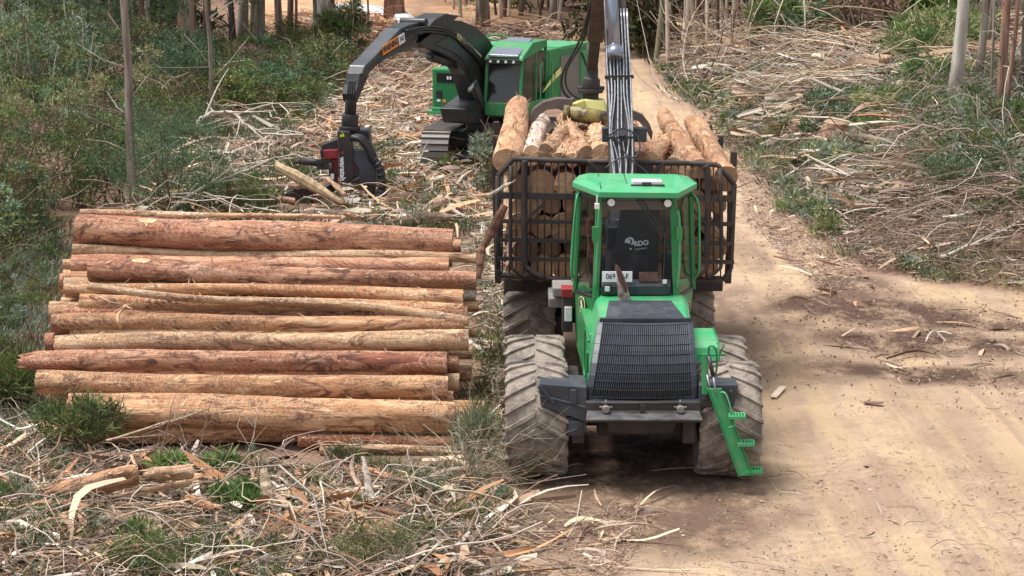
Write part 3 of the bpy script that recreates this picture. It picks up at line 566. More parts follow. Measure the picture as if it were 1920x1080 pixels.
for xx in (1.05, 2.11): b = MB(); b.box(xx - .045, xx + .03, 26.1, 26.16, 2.62, 2.80); fpart(b, 'latch', 'green', .006, cab)
b = MB(); b.box(1.035, 1.095, 26.07, 26.13, 3.03, 3.10).tube([(1.065, 26.1, 3.1), (1.065, 26.1, 3.2)], .01, 6); fpart(b, 'side_marker', 'white', .01, cab)
def deer_badge(c, r_, parent, s=1.0, wf=1.9):
    c = Vector(c); R_ = Vector(r_).normalized(); U = Vector((0, 0, 1)); N = R_.cross(U)
    def plate_(name, w_, h_, off, m):
        b = MB(); pts = []
        for t in np.linspace(0, 2 * math.pi, 20, endpoint=False):
            cx, cz = math.cos(t), math.sin(t); pts.append(c + R_ * (wf * w_ * math.copysign(abs(cx) ** .7, cx)) + U * (h_ * math.copysign(abs(cz) ** .7, cz)) + N * off)
        b.prism(pts, N * .003); return b.build(name, m, parent)
    bd = plate_('badge', .062 * s, .125 * s, .004, 'signyl'); plate_('badge_field', .053 * s, .115 * s, .008, 'ink')
    pts = [(-.04, -.03), (-.015, -.02), (-.01, .02), (-.025, .05), (-.01, .06), (-.02, .1), (0, .075), (.015, .1), (.012, .06), (.02, .02), (.03, -.01), (.045, -.02), (.03, -.04), (.042, -.085), (.025, -.08), (.012, -.045), (-.005, -.05), (-.02, -.09), (-.032, -.08), (-.022, -.045)]
    b = MB(); b.add([c + R_ * (wf * x * s) + U * (y * s) + N * .013 for x, y in pts], [list(range(len(pts)))]); b.build('badge_stag', 'signyl', parent)
cabdir = Vector((1.06 - .82, 26.18 - 26.95, .0)); deer_badge((.905, 26.64, 1.68), cabdir, cab, 1.0); deer_badge((2.262, 26.66, 1.62), (2.36 - 2.08, 26.95 - 26.18, 0), cab, .95)
# side skirts below the cab
b = MB(); b.hexa([(.90, 25.3, 1.0), (1.05, 25.3, 1.0), (1.0, 27.7, .9), (.86, 27.7, .95)], [(.95, 25.5, 1.55), (1.05, 25.5, 1.6), (1.0, 27.7, 1.8), (.82, 27.7, 1.78)]); fpart(b, 'side_skirt', 'green', .02)
# exhaust
b = MB(); n = 24; cx0, cy0 = 1.40, 25.86
def exr(zl, zr, zf, rr, lean):   # a ring of the stack whose cut plane faces right and forward
    return [(cx0 + lean + rr * math.cos(t), cy0 + rr * math.sin(t), (zl + zr) / 2 - (zl - zr) / 2 * math.cos(t) + zf * math.sin(t)) for t in [2 * math.pi * k / n for k in range(n)]]
R_ = [exr(1.88, 1.88, 0, .078, 0), exr(2.0, 1.97, 0, .078, 0), exr(2.33, 2.03, .09, .078, -.03), exr(2.31, 2.02, .09, .068, -.03), exr(2.2, 1.95, .05, .066, -.02)]
b.add([q for r_ in R_ for q in r_], [[i * n + k, i * n + (k + 1) % n, (i + 1) * n + (k + 1) % n, (i + 1) * n + k] for i in range(4) for k in range(n)], 0, True); b.m[-2 * n:] = [1] * (2 * n); b.add(R_[4], [list(range(n))], 1)
fpart(b, 'exhaust_pipe', [mat('heat stained steel', (.34, .31, .26), .5, .6, col2=(.12, .1, .09), scale=9), 'rust'])
# right fender with treads, ladder
b = MB(); prof = [(24.88, 1.06), (24.92, 1.30), (25.0, 1.49), (25.12, 1.56), (25.7, 1.59)]
for (y0, z0), (y1, z1) in zip(prof[:-1], prof[1:]): b.hexa([(2.17, y0, z0), (2.50, y0, z0), (2.50, y0 + .03, z0 - .02), (2.17, y0 + .03, z0 - .02)], [(2.17, y1, z1), (2.50, y1, z1), (2.50, y1 + .03, z1 - .03), (2.17, y1 + .03, z1 - .03)])
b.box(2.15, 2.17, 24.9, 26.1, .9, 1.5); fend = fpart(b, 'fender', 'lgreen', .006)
b = MB(); b.tube([(2.51, y, z) for y, z in prof], .012, 6).box(2.24, 2.59, 24.76, 24.80, 1.27, 1.29).box(2.24, 2.59, 24.83, 24.88, 1.425, 1.445).tube([(2.50, 24.86, 1.42), (2.56, 24.84, 1.56), (2.48, 24.9, 1.58)], .012, 6); b.build('fender_trim', 'green', fend)
L0, L1 = Vector((2.32, 24.02, 1.22)), Vector((2.71, 23.80, .22)); b = MB(); ax = Vector((1, 0, 0)); 
b.hexa([L0 + Vector((-.02, 0, 0)), L0 + Vector((.12, 0, 0)), L0 + Vector((.12, .03, 0)), L0 + Vector((-.02, .03, 0))], [L1 + Vector((-.05, 0, 0)), L1 + Vector((.10, 0, 0)), L1 + Vector((.10, .03, 0)), L1 + Vector((-.05, .03, 0))])
b.hexa([L0 + Vector((.12, -.03, 0)), L0 + Vector((.135, -.03, 0)), L0 + Vector((.135, .06, 0)), L0 + Vector((.12, .06, 0))], [L1 + Vector((.10, -.03, 0)), L1 + Vector((.115, -.03, 0)), L1 + Vector((.115, .06, 0)), L1 + Vector((.10, .06, 0))])
b.hexa([L0 + Vector((-.035, -.03, 0)), L0 + Vector((-.02, -.03, 0)), L0 + Vector((-.02, .06, 0)), L0 + Vector((-.035, .06, 0))], [L1 + Vector((-.065, -.03, 0)), L1 + Vector((-.05, -.03, 0)), L1 + Vector((-.05, .06, 0)), L1 + Vector((-.065, .06, 0))])
lad = fpart(b, 'ladder', 'green', .006)
for (px, py) in ((1365, 780), (1382, 831), (1396, 882)):
    q = P(px, py, 23.88); b = MB(); b.box(q.x, q.x + .2, 23.80, 23.83, q.z - .02, q.z + .015).box(q.x, q.x + .2, 23.97, 24.0, q.z - .02, q.z + .015)
    for k in range(6): b.box(q.x + .01 + k * .035, q.x + .028 + k * .035, 23.83, 23.97, q.z - .01, q.z + .02)
    b.build('tread', 'lgreen', lad)
tubep('handrail', [(2.44, 23.98, 1.18), (2.50, 23.93, 1.17), (2.58, 23.88, .92), (2.60, 23.86, .82), (2.53, 23.88, .78)], .011, 'lgreen', lad); tubep('handrail', [(2.33, 24.3, 1.5), (2.32, 24.25, 1.66), (2.37, 24.22, 1.68), (2.41, 24.22, 1.6), (2.41, 24.22, 1.38), (2.37, 24.25, 1.32)], .012, 'dgreen', fend)
b = MB(); b.bar((2.27, 24.12, 1.12), (2.27, 24.2, 1.60), .075, .07, up=(0, 1, 0)); fpart(b, 'ladder_post', 'green', .01)
b = MB(); b.tube([(2.31, 24.15, 1.58), (2.36, 24.08, 1.36)], .024, 10, 0).tube([(2.36, 24.08, 1.36), (2.39, 24.0, 1.15)], .012, 8, 1).tube([(2.29, 24.12, 1.36), (2.33, 24.05, 1.18)], .008, 6, 1); fpart(b, 'ladder_ram', ['hose', 'silver'])
# midship boxes on the left
b = MB(); b.box(.55, .85, 27.9, 28.5, 1.55, 1.68).box(.5, .86, 28.1, 28.9, 1.36, 1.5); fpart(b, 'tool_box', 'steel', .02)
b = MB(); b.box(.66, .82, 27.5, 27.8, 1.62, 1.74, 0).box(.67, .81, 27.52, 27.8, 1.15, 1.62, 1).box(.70, .80, 27.49, 27.53, 1.3, 1.5, 2); fpart(b, 'fuel_filler', ['red', 'iron', 'white'], .01)
b = MB()
for k in range(6): b.tube(curve_pts([(1.2 + .05 * k, 27.75, 1.3), (1.1 + .07 * k, 28.0, 1.7 + .05 * k), (1.3 + .06 * k, 28.15, 1.9), (1.4 + .04 * k, 28.2, 2.2)], 3), .02, 6)
fpart(b, 'hose_bundle', 'hose')
# gate (headboard)
gy = 28.95; b = MB()
def gp(px, py): return P(px, py, gy)
OUT = [gp(933, 505), gp(938, 516), gp(1010, 522), gp(1080, 524), (1.2, gy, 1.57), (2.1, gy, 1.55), gp(1290, 527), gp(1355, 526), gp(1370, 505), gp(1377, 345), gp(1345, 309), gp(1290, 306), gp(1100, 303), gp(962, 298), gp(934, 330)]
for a, c in zip(OUT, OUT[1:] + OUT[:1]): b.tube([a, c], .038, 8)
gate = fpart(b, 'gate_frame', 'iron', .008)
b = MB()
for x0, x1, dy in ((932, 1376, 0),):
    for yl, yr, th in ((366, 372, .075), (414, 420, .045), (449, 456, .045), (484, 491, .045)): b.bar(gp(x0, yl) + Vector((0, -.02, 0)), gp(x1, yr) + Vector((0, -.02, 0)), .06, th * 1.15)
b.build('cross_bar', 'iron', gate)
b = MB()
for k in range(40):
    x_ = 942 + k * 13.2
    if x_ > 1372: break
    top = 300 + (x_ - 960) * .022 if 962 < x_ < 1345 else (300 + (962 - x_) * 1.1 if x_ <= 962 else 309 + (x_ - 1345) * 1.1)
    a = gp(x_, 520); c = gp(x_, top); b.tube([a, c], .011, 5)
b.build('mesh_bars', 'iron', gate)
for L in ([(985, 300), (983, 330), (984, 480), (992, 505), (1020, 520)], [(958, 310), (957, 480), (965, 505), (990, 519)], [(1322, 309), (1327, 340), (1325, 480), (1318, 505), (1296, 520)], [(1350, 315), (1352, 480), (1345, 505), (1325, 520)]):
    b = MB(); b.tube(curve_pts([gp(*q) + Vector((0, -.05, 0)) for q in L], 4), .045 if L[0][0] in (985, 1322) else .028, 8); b.build('upright', 'iron', gate)
for a, c in (((985, 413), (1022, 378)), ((1325, 420), (1292, 385)), ((1105, 303), (1130, 325)), ((1245, 306), (1222, 325))): b = MB(); b.bar(gp(*a) + Vector((0, -.06, 0)), gp(*c) + Vector((0, -.06, 0)), .04, .04, up=(0, 1, 0)); b.build('brace', 'iron', gate)
b = MB(); b.box(1.05, 1.95, gy - .03, gy + .03, 2.98, 3.22); b.build('centre_plate', 'iron', gate)
# crane
b = MB(); b.tube([(1.52, 28.2, 1.1), (1.52, 28.2, 1.9), (1.52, 28.2, 2.6)], [.3, .26, .22], 20); b.box(1.28, 1.78, 27.95, 28.45, 2.2, 2.5); fpart(b, 'crane_base', 'black', .02)
C0, C1, C2 = Vector((1.53, 28.22, 2.4)), Vector((1.455, 30.05, 5.45)), Vector((1.42, 30.9, 6.75))
b = MB(); d = (C2 - C0).normalized(); up = Vector((0, -1, .35)).normalized(); side = d.cross(up).normalized(); upn = side.cross(d).normalized()
if upn.y > 0: upn = -upn
def bx(c, w_, h_): return [c + side * (w_ / 2) + upn * (h_ / 2), c - side * (w_ / 2) + upn * (h_ / 2), c - side * (w_ / 2) - upn * (h_ / 2), c + side * (w_ / 2) - upn * (h_ / 2)]
b.hexa(bx(C0, .38, .35), bx(C0.lerp(C1, .6), .33, .34)); b.hexa(bx(C0.lerp(C1, .6), .33, .34), bx(C2, .26, .3)); boom = fpart(b, 'crane_boom', 'iron', .02)
b = MB(); a = C0.lerp(C1, .72) + upn * .27 + side * -.05; c = C2 + upn * .2 + side * -.05; b.tube([a, c], .085, 14); b.tube([a - d * .1, a + d * .08], .11, 14); b.build('boom_ram', mat('chromed ram', (.25, .28, .34), .2, .7), boom)
if (C0 + side).x < C0.x: side = -side
for k in range(8):
    o = (k - 3.5) * .043; wv = rng.normal(0, .022, 6); pts = []
    for j, t in enumerate((.12, .24, .36, .5, .62, .72)):
        sp = 1.0 if t > .3 else .75; pts.append(C0.lerp(C1, t * 1.08) + upn * (.20 + .02 * (k % 2)) + side * (o * sp + (wv[j] * (1.3 if t < .4 else .25))))
    pts.append(C0.lerp(C1, .92) + upn * .2 + side * (-.12 + .02 * k if k < 5 else o)); b = MB(); b.tube(curve_pts(pts, 3), .0135, 7); b.build('hydraulic_pipe', 'silver', boom)
for k in range(3):
    o = -.15 + .03 * k; b = MB(); b.tube([C1 + upn * .2 + side * (o + .0) - d * .9, C1 + upn * .22 + side * (o - .01), C2 + upn * .22 + side * (o - .02)], .012, 7); b.build('hydraulic_pipe', 'silver', boom)
for t in (.36, .62):
    q = C0.lerp(C1, t) + upn * .22; b = MB(); b.bar(q - side * .2, q + side * .2, .035, .05); b.build('pipe_clamp', 'black', boom)
q = C0.lerp(C1, .37) + upn * .25; b = MB(); b.tube(curve_pts([q - side * .17, q + side * .0 + d * .1, q + side * .19, q + side * .24 - d * .18, q + side * .17 - d * .33, q - side * .05 - d * .35, q - side * .25 - d * .5], 4), .011, 6); b.tube(curve_pts([q - side * .1, q + side * .05 - d * .3, q + side * .3 - d * .55, q + side * .33 - d * .6], 4), .010, 6); b.tube([q + upn * .02, q + upn * .07], .055, 12); b.build('looped_hose', 'hose', boom)
q0 = P(1133, 254, 28.75); q1 = P(1214, 262, 28.75); b = MB(); b.box(q0.x - .02, q1.x + .0, 28.9, 29.12, q0.z - .11, q0.z + .08); b.build('boom_rest', 'navy', boom); 
S0, S1 = Vector((1.42, 31.0, 6.75)), Vector((1.25, 33.0, 4.22)); b = MB(); b.bar(S0, S0.lerp(S1, .8), .24, .30, up=(0, 1, 0)).bar(S0.lerp(S1, .8), S1, .17, .2, up=(0, 1, 0)); b.bar(C2, S0 + Vector((0, .1, .1)), .3, .32); st = fpart(b, 'crane_stick', 'iron', .02)
b = MB(); b.tube(curve_pts([S0.lerp(S1, .55) + Vector((-.12, -.1, 0)), S0.lerp(S1, .8) + Vector((-.22, -.1, 0)), S1 + Vector((-.46, -.05, -.1)), S1 + Vector((-.42, 0, -.42)), S1 + Vector((-.15, 0, -.6))], 4), .022, 7).tube(curve_pts([S0.lerp(S1, .5) + Vector((-.12, -.1, 0)), S0.lerp(S1, .8) + Vector((-.17, -.1, 0)), S1 + Vector((-.40, -.05, -.05)), S1 + Vector((-.36, 0, -.38)), S1 + Vector((-.1, 0, -.55))], 4), .016, 7); b.build('crane_hose', 'hose', st)
b = MB(); b.tube([S1, S1 - Vector((.0, 0, .16)), S1 - Vector((.01, 0, .18)), S1 - Vector((.02, 0, .34))], [.10, .10, .14, .15], 16).tube([S1 - Vector((.02, 0, .34)), S1 - Vector((.02, 0, .40))], .20, 16).tube([S1 - Vector((.02, 0, .40)), S1 - Vector((.02, 0, .52))], .13, 16); b.tube([S1 + Vector((-.22, 0, -.33)), S1 + Vector((.2, 0, -.33))], .035, 8); fpart(b, 'rotator', 'iron', .006)
GY = 32.9
def gg(px, py, dy=0): return P(px, py, GY + dy)
b = MB(); b.hexa([gg(1082, 222, -.25), gg(1140, 226, -.25), gg(1146, 218, .35), gg(1085, 214, .35)], [gg(1096, 186, -.12), gg(1134, 190, -.12), gg(1132, 184, .25), gg(1095, 181, .25)]); grap = fpart(b, 'grapple', 'yellow', .02)
b = MB(); b.hexa([gg(1058, 210, -.2), gg(1096, 200, -.2), gg(1096, 196, .1), gg(1060, 203, .1)], [gg(1058, 204, -.2), gg(1096, 188, -.2), gg(1094, 184, .1), gg(1060, 197, .1)]); b.build('cover_plate', 'yellow', grap)
b = MB(); b.tube([gg(1060, 211, -.35), gg(1100, 217, -.35), gg(1150, 226, -.35)], [.11, .13, .12], 14); b.tube([gg(1056, 210, -.37), gg(1066, 211, -.37)], .115, 14); b.build('clamp_ram', mat('greasy yellow ram', (.30, .24, .07), .5, col2=(.06, .045, .03), scale=9, bump=.4), grap)
M['clawm'] = paint('worn claw steel', (.11, .085, .075), dust=(.3, .24, .2), amount=.6, rough=.45, coat=0)
def claw(pts_o, pts_i, y0, w_, name='claw'):
    a = [gg(*q, y0) for q in pts_o]; c = [gg(*q, y0) for q in pts_i]; b = MB()
    for i in range(len(a) - 1): b.hexa([a[i], a[i + 1], c[i + 1], c[i]], [k + Vector((0, w_, 0)) for k in (a[i], a[i + 1], c[i + 1], c[i])])
    return b.build(name, 'clawm', grap)
claw([(1075, 186), (1045, 185), (1018, 192), (1000, 205), (988, 225), (982, 250), (984, 262)], [(1070, 214), (1045, 204), (1025, 206), (1012, 215), (1000, 232), (990, 250), (984, 264)], -.25, .12); claw([(1075, 184), (1045, 183), (1018, 189), (1001, 202), (989, 222), (983, 246), (985, 258)], [(1070, 205), (1045, 200), (1025, 203), (1012, 213), (1000, 230), (991, 247), (985, 260)], .15, .10)
claw([(1150, 200), (1180, 205), (1205, 215), (1218, 232), (1224, 248), (1222, 262)], [(1150, 222), (1180, 222), (1198, 228), (1208, 240), (1216, 252), (1221, 263)], -.05, .2)

# ------------------------------------------------------------ logs
def log_mesh(name, L, r0, r1, sway=.03, seg=26, ns=22, seed=0, cutm='cut', barkm='logA', splinter=False, frays=14, knob=.05):
    """a peeled log lying along local x, centred on the origin"""
    g = np.random.default_rng(seed); vs = []; ph = g.uniform(0, 6.28, 10); am = g.uniform(.4, 1, 10)
    def cen(t): return Vector((L * (t - .5), sway * L * .5 * (math.sin(math.pi * t + ph[0]) - (1 - t) * math.sin(ph[0]) - t * math.sin(math.pi + ph[0])) , sway * L * .35 * math.sin(2 * math.pi * t * am[1] + ph[1]) * t * (1 - t) * 2))
    def rad(t, a):
        rr = r0 + (r1 - r0) * t
        return rr * (1 + knob * math.sin(a * 2 + ph[2] + 3 * t) + knob * math.sin(3 * a + ph[3] - 5 * t * L / 4) + knob * .8 * math.sin(t * L * 2.2 + ph[4] + a) + knob * .5 * math.sin(t * L * 7 + 4 * a + ph[5]) * am[5] + .012 * math.sin(7 * a + 13 * t * L + ph[6]))
    rag = g.uniform(-.02, .02, ns)
    for i in range(seg + 1):
        t = i / seg; c = cen(t)
        for k in range(ns):
            a = 2 * math.pi * k / ns; rr = rad(t, a); dx = 0
            if splinter and i == 0: dx = g.uniform(-.18, .12); rr *= .62
            elif i in (0, seg): rr *= .965; dx = rag[k] * .4 + .05 * (r0 * 2) * math.sin(a) * .3
            vs.append(c + Vector((dx, math.cos(a) * rr, math.sin(a) * rr)))
    mb = MB(); mb.add(vs, [[i * ns + k, i * ns + (k + 1) % ns, (i + 1) * ns + (k + 1) % ns, (i + 1) * ns + k] for i in range(seg) for k in range(ns)], 0, True)
    for i, st in ((0, -1), (seg, 1)):
        c = cen(i / seg); k0 = len(mb.v); ring = [i * ns + k for k in range(ns)]
        inner = [Vector(mb.v[j]) for j in ring]; mb.add([Vector(q) for q in inner] + [c + Vector((st * .004, 0, 0))], [[k, (k + 1) % ns, ns] for k in range(ns)], 1)
    for _ in range(frays):   # torn bark slivers hanging off
        t = g.uniform(.02, .98); a = g.uniform(.1, math.pi - .1); rr = rad(t, a); c = cen(t) + Vector((0, math.cos(a) * rr, math.sin(a) * rr)); n_ = Vector((0, math.cos(a), math.sin(a)))
        dl = Vector((g.uniform(-.12, .12), g.uniform(-.05, .05), g.uniform(-.03, .05))); w_ = g.uniform(.003, .011); s_ = dl.cross(n_).normalized() * w_
        mb.add([c - s_, c + s_, c + dl * .5 + n_ * .02 + s_, c + dl * .5 + n_ * .02 - s_, c + dl + n_ * .045, ], [[0, 1, 2, 3], [3, 2, 4]], 2)
    o = mb.build(name, [barkm, cutm, 'fray']); me = o.data; D.objects.remove(o); return me
M['fray'] = mat('torn bark sliver', (.58, .36, .21), .8, var=.3, scale=3)
def put_log(me, a, b, label, group, name='log', roll=0.0, cat='log'):
    a = Vector(a); b = Vector(b); o = D.objects.new(name, me); COL.objects.link(o); o.location = (a + b) / 2
    x = (b - a).normalized(); y = Vector((0, 0, 1)).cross(x).normalized(); z = x.cross(y); o.rotation_mode = 'QUATERNION'; o.rotation_quaternion = (Matrix((x, y, z)).transposed()).to_quaternion() @ __import__('mathutils').Quaternion((1, 0, 0), roll)
    return tag(o, label, cat, group)
PG = 'peeled logs in the stack beside the track'
def pile_Y(py): return 28.3 - (py - 455) * (2.45 / 330)
PILE = [ # left px,py,dia ; right px,py,dia ; material, sway, extra
 (145, 431, 66, 848, 456, 55, 'logB', .012, 'thick red brown log on the very top of the stack, with a torn pale patch', {}),
 (150, 398, 12, 640, 407, 9, 'logC', .01, 'thin pole lying behind the thickest top log of the stack', dict(Y=28.75)),
 (137, 467, 20, 893, 485, 18, 'logC', .03, 'thin wavy pale pole just under the thickest top log', {}),
 (168, 506, 46, 893, 527, 38, 'logB', .012, 'dark red brown log with a pale scar, second large log from the top', {}),
 (118, 495, 22, 700, 500, 18, 'logC', .01, 'small log poking out left above the second large log, upper of two stubs', dict(dY=.22)),
 (119, 516, 22, 700, 520, 18, 'logA', .01, 'small log poking out left behind the second large log, lower of two stubs', dict(dY=.15)),
 (121, 541, 19, 868, 559, 32, 'logA', .015, 'orange log thickening to the right, with a knotty middle, above the thin slanting pole', {}),
 (560, 548, 16, 892, 551, 22, 'white', .02, 'short log with whitish bark at the right of the stack', dict(dY=.2)),
 (165, 536, 15, 878, 603, 19, 'logC', .03, 'thin wavy pole slanting across the middle of the stack', dict(Y=27.25, Yr=27.1)),
 (150, 566, 32, 868, 578, 24, 'logA', .012, 'yellow orange log crossed by the thin slanting pole', dict(dY=.1)),
 (108, 585, 20, 760, 590, 20, 'logA', .01, 'small log above the log wrapped in a dry vine, poking out left', dict(dY=.15)),
 (98, 607, 36, 870, 606, 30, 'logA', .014, 'orange log with a dry bark strip tied round its left half', dict(dY=-.02)),
 (133, 625, 26, 640, 628, 20, 'logC', .01, 'pale log end starting right of its neighbours in the middle of the stack', dict(dY=.1)),
 (104, 645, 34, 878, 638, 42, 'logC', .012, 'pale tan log with scale marks along it, third from the bottom group', {}),
 (52, 677, 42, 838, 681, 42, 'logB', .010, 'reddish log with a splintered left end and a dark stain at the right', dict(splinter=True)),
 (70, 716, 46, 840, 726, 42, 'logA', .014, 'orange log with a split left end, directly above the front log', {}),
 (128, 768, 66, 852, 785, 70, 'logA', .008, 'thick front log at the foot of the stack with twigs before it', {}),
 (560, 826, 24, 852, 829, 24, 'logB', .01, 'dark red log beneath the thick front log', dict(Y=25.75, Yr=25.72)),
 (600, 842, 24, 856, 848, 22, 'logC', .01, 'pale pole on the ground at the very front of the stack', dict(Y=25.55)),
 (700, 771, 40, 907, 773, 46, 'logA', .01, 'log end poking out right behind the thick front log', dict(dY=.35)),
 (500, 716, 30, 861, 716, 34, 'logC', .01, 'pale sawn log end sticking out right above the front log', dict(dY=.3)),
 (500, 680, 36, 860, 680, 38, 'logB', .01, 'dark purple red log end right of the stained log', dict(dY=.22)),
 (500, 700, 30, 884, 700, 30, 'logA', .01, 'log end at the right side of the stack, behind the pale sawn end', dict(dY=.55)),
 (500, 660, 28, 886, 661, 28, 'logC', .01, 'yellowish log end at right, level with the stained log', dict(dY=.6)),
 (500, 606, 20, 893, 624, 20, 'logC', .01, 'small pale log end at right, beside the end of the slanting pole', dict(dY=.5)),
 (600, 574, 24, 897, 574, 22, 'logA', .01, 'log end at right below the whitish log', dict(dY=.4)),
 (500, 462, 22, 864, 462, 26, 'logA', .01, 'log end at right behind the thickest top log', dict(dY=.5)),
 (560, 588, 24, 876, 588, 26, 'logB', .012, 'red brown log between the slanting pole and the log above it, at right', dict(dY=.16)),
]
M['torn'] = mat('torn pale sapwood', (.66, .43, .25), .8, col2=(.50, .27, .14), scale=14, bump=.8, stretch=(.3, 1, 1)); M['stain'] = mat('dark sap stain', (.07, .024, .02), .9, col2=(.26, .09, .05), scale=7, bump=.3, stretch=(.3, 1, 1))
M['white'] = log_material('whitish bark log', (.74, .66, .58), (.62, .48, .38), (.4, .26, .2), .2)
for i, (xl_, yl_, dl, xr_, yr_, dr, m_, sw, lab, ex) in enumerate(PILE):
    Ya = ex.get('Y', pile_Y(yl_ if abs(yl_ - yr_) < 8 else (yl_ + yr_) / 2) + ex.get('dY', 0)); Yb = ex.get('Yr', Ya); a = P(xl_, yl_, Ya); c = P(xr_, yr_, Yb); s_ = FPX / Ya * 1.005; sw *= 2.2 if dl > 28 else 2.6
    me = log_mesh('log', (c - a).length, dl / 2 / s_, dr / 2 / s_, sw, seg=44, seed=100 + i, barkm=m_, splinter=ex.get('splinter', False), frays=34)
    lg = put_log(me, a, c, lab, PG)
    for (t0, t1, a0, a1, nm, mm) in {0: [(.165, .215, 1.55, 2.5, 'torn_patch', 'torn')], 3: [(.11, .16, 1.3, 2.3, 'bark_scar', 'torn'), (.55, .72, 1.0, 2.0, 'bark_scar', 'torn')], 14: [(.74, .93, 1.6, 3.3, 'dark_stain', 'stain')]}.get(i, []):
        L_ = (c - a).length; vs = []; nu, nv = 22, 9; gr_ = np.random.default_rng(i + int(t0 * 100)); jj = np.convolve(gr_.uniform(-.5, .5, nu + 9), np.ones(3) / 3, 'same')
        for u in range(nu + 1):
            tt = t0 + (t1 - t0) * u / nu; env = max(math.sin(math.pi * (u + .35) / (nu + .7)) ** .6 * (.75 + .9 * jj[u + 3]), .08)
            for v in range(nv + 1): an = (a0 + a1) / 2 + .25 * jj[u + 4] + (v / nv - .5) * (a1 - a0) * env; vs.append((tt, an))
        # lay the patch on the log's own surface, nearest ring by ring
        sv = [q.co for q in me.vertices]; seg_, ns_ = 44, 22; out = []
        for tt, an in vs:
            fi = tt * seg_; i0 = int(fi); ff = fi - i0; fk = (an % (2 * math.pi)) / (2 * math.pi) * ns_; k0 = int(fk); kf = fk - k0
            q0 = sv[i0 * ns_ + k0 % ns_].lerp(sv[i0 * ns_ + (k0 + 1) % ns_], kf); q1 = sv[(i0 + 1) * ns_ + k0 % ns_].lerp(sv[(i0 + 1) * ns_ + (k0 + 1) % ns_], kf); q = q0.lerp(q1, ff); out.append(Vector((q.x, q.y * 1.012, q.z * 1.012)) + Vector((0, math.cos(an), math.sin(an))) * .004)
        pm = D.meshes.new(nm); pm.from_pydata(out, [], [[u * (nv + 1) + v, u * (nv + 1) + v + 1, (u + 1) * (nv + 1) + v + 1, (u + 1) * (nv + 1) + v] for u in range(nu) for v in range(nv)]); pm.materials.append(M[mm]); po = D.objects.new(nm, pm); COL.objects.link(po); po.parent = lg
var = [log_mesh('log', 5.1, .15, .13, .012, seed=50 + i, barkm=['logA', 'logB', 'logC'][i % 3], frays=4, seg=14, ns=16) for i in range(5)]
hid = 0
for row, (z, y0, y1) in enumerate(((.17, 26.0, 30.0), (.47, 26.3, 29.8), (.77, 26.7, 29.6), (1.07, 27.1, 29.4), (1.37, 27.5, 29.2), (1.67, 27.8, 29.1), (1.95, 28.1, 29.0))):
    y = y0 + .15 * (row % 2)
    while y < y1:
        dx = rng.uniform(-.22, .12); o = put_log(var[hid % 5], (-5.95 + dx + rng.uniform(-.1, .1), y, z), (-.92 + dx, y, z), 'log buried inside the stack with only its sawn end showing', PG, roll=rng.uniform(0, 6)); hid += 1; y += .31
b = MB(); vp = [P(236, 572, 26.9), P(222, 590, 26.8), P(222, 605, 26.72), P(226, 614, 26.8)]; b.tube(curve_pts(vp, 3), .02, 6).tube([P(236, 572, 26.9), P(205, 566, 26.9), P(175, 551, 26.95)], .010, 5).tube([P(236, 572, 26.9), P(250, 570, 26.85), P(257, 556, 26.95)], .009, 5).tube([P(236, 574, 26.88), P(248, 580, 26.8)], .012, 5).tube([P(230, 576, 26.85), P(214, 585, 26.8), P(212, 600, 26.72)], .006, 5)
b.build('bark_strip', 'fray', label='dry pale bark strip tied round the orange log', cat='bark strip', origin=P(230, 580, 26.8))

# load on the forwarder
LG = 'logs loaded on the forwarder'
lv = [log_mesh('log', 5.0, r, r * .88, .012, seed=70 + i, barkm=['logA', 'logB', 'logC'][i % 3], frays=6, seg=14, ns=18, knob=.05) for i, r in enumerate((.18, .165, .195, .15, .175, .205, .14))]
ordn = ['bottom', 'second', 'third', 'fourth', 'top']
ordp = ['outermost', 'second from outside', 'third from outside', 'fourth from outside']
for rr in range(5):
    z = 1.70 + rr * .30; n = 9
    for k in range(n):
        x = .08 + k * .335 + (rr % 2) * .12; x = min(x, 2.86); ya = 29.12 + rng.uniform(-.02, .28); vi = int(rng.integers(0, 7)); s_ = rng.uniform(-.03, .03)
        if k < 4: lab = f'log in the load behind the gate left of the cab, {ordn[rr]} row, {ordp[k]}'
        elif k >= 6: lab = f'log in the load behind the gate right of the cab, {ordn[rr]} row, {ordp[n - 1 - k]}'
        else: lab = 'log in the middle of the load, hidden behind the cab'
        sc_ = rng.uniform(.78, 1.12); lo_ = put_log(lv[vi], (x, ya, z + s_), (x + rng.uniform(-.06, .06), ya + 4.98, z + rng.uniform(-.03, .05)), lab, LG, roll=rng.uniform(0, 6)); lo_.scale = (1, sc_, sc_)
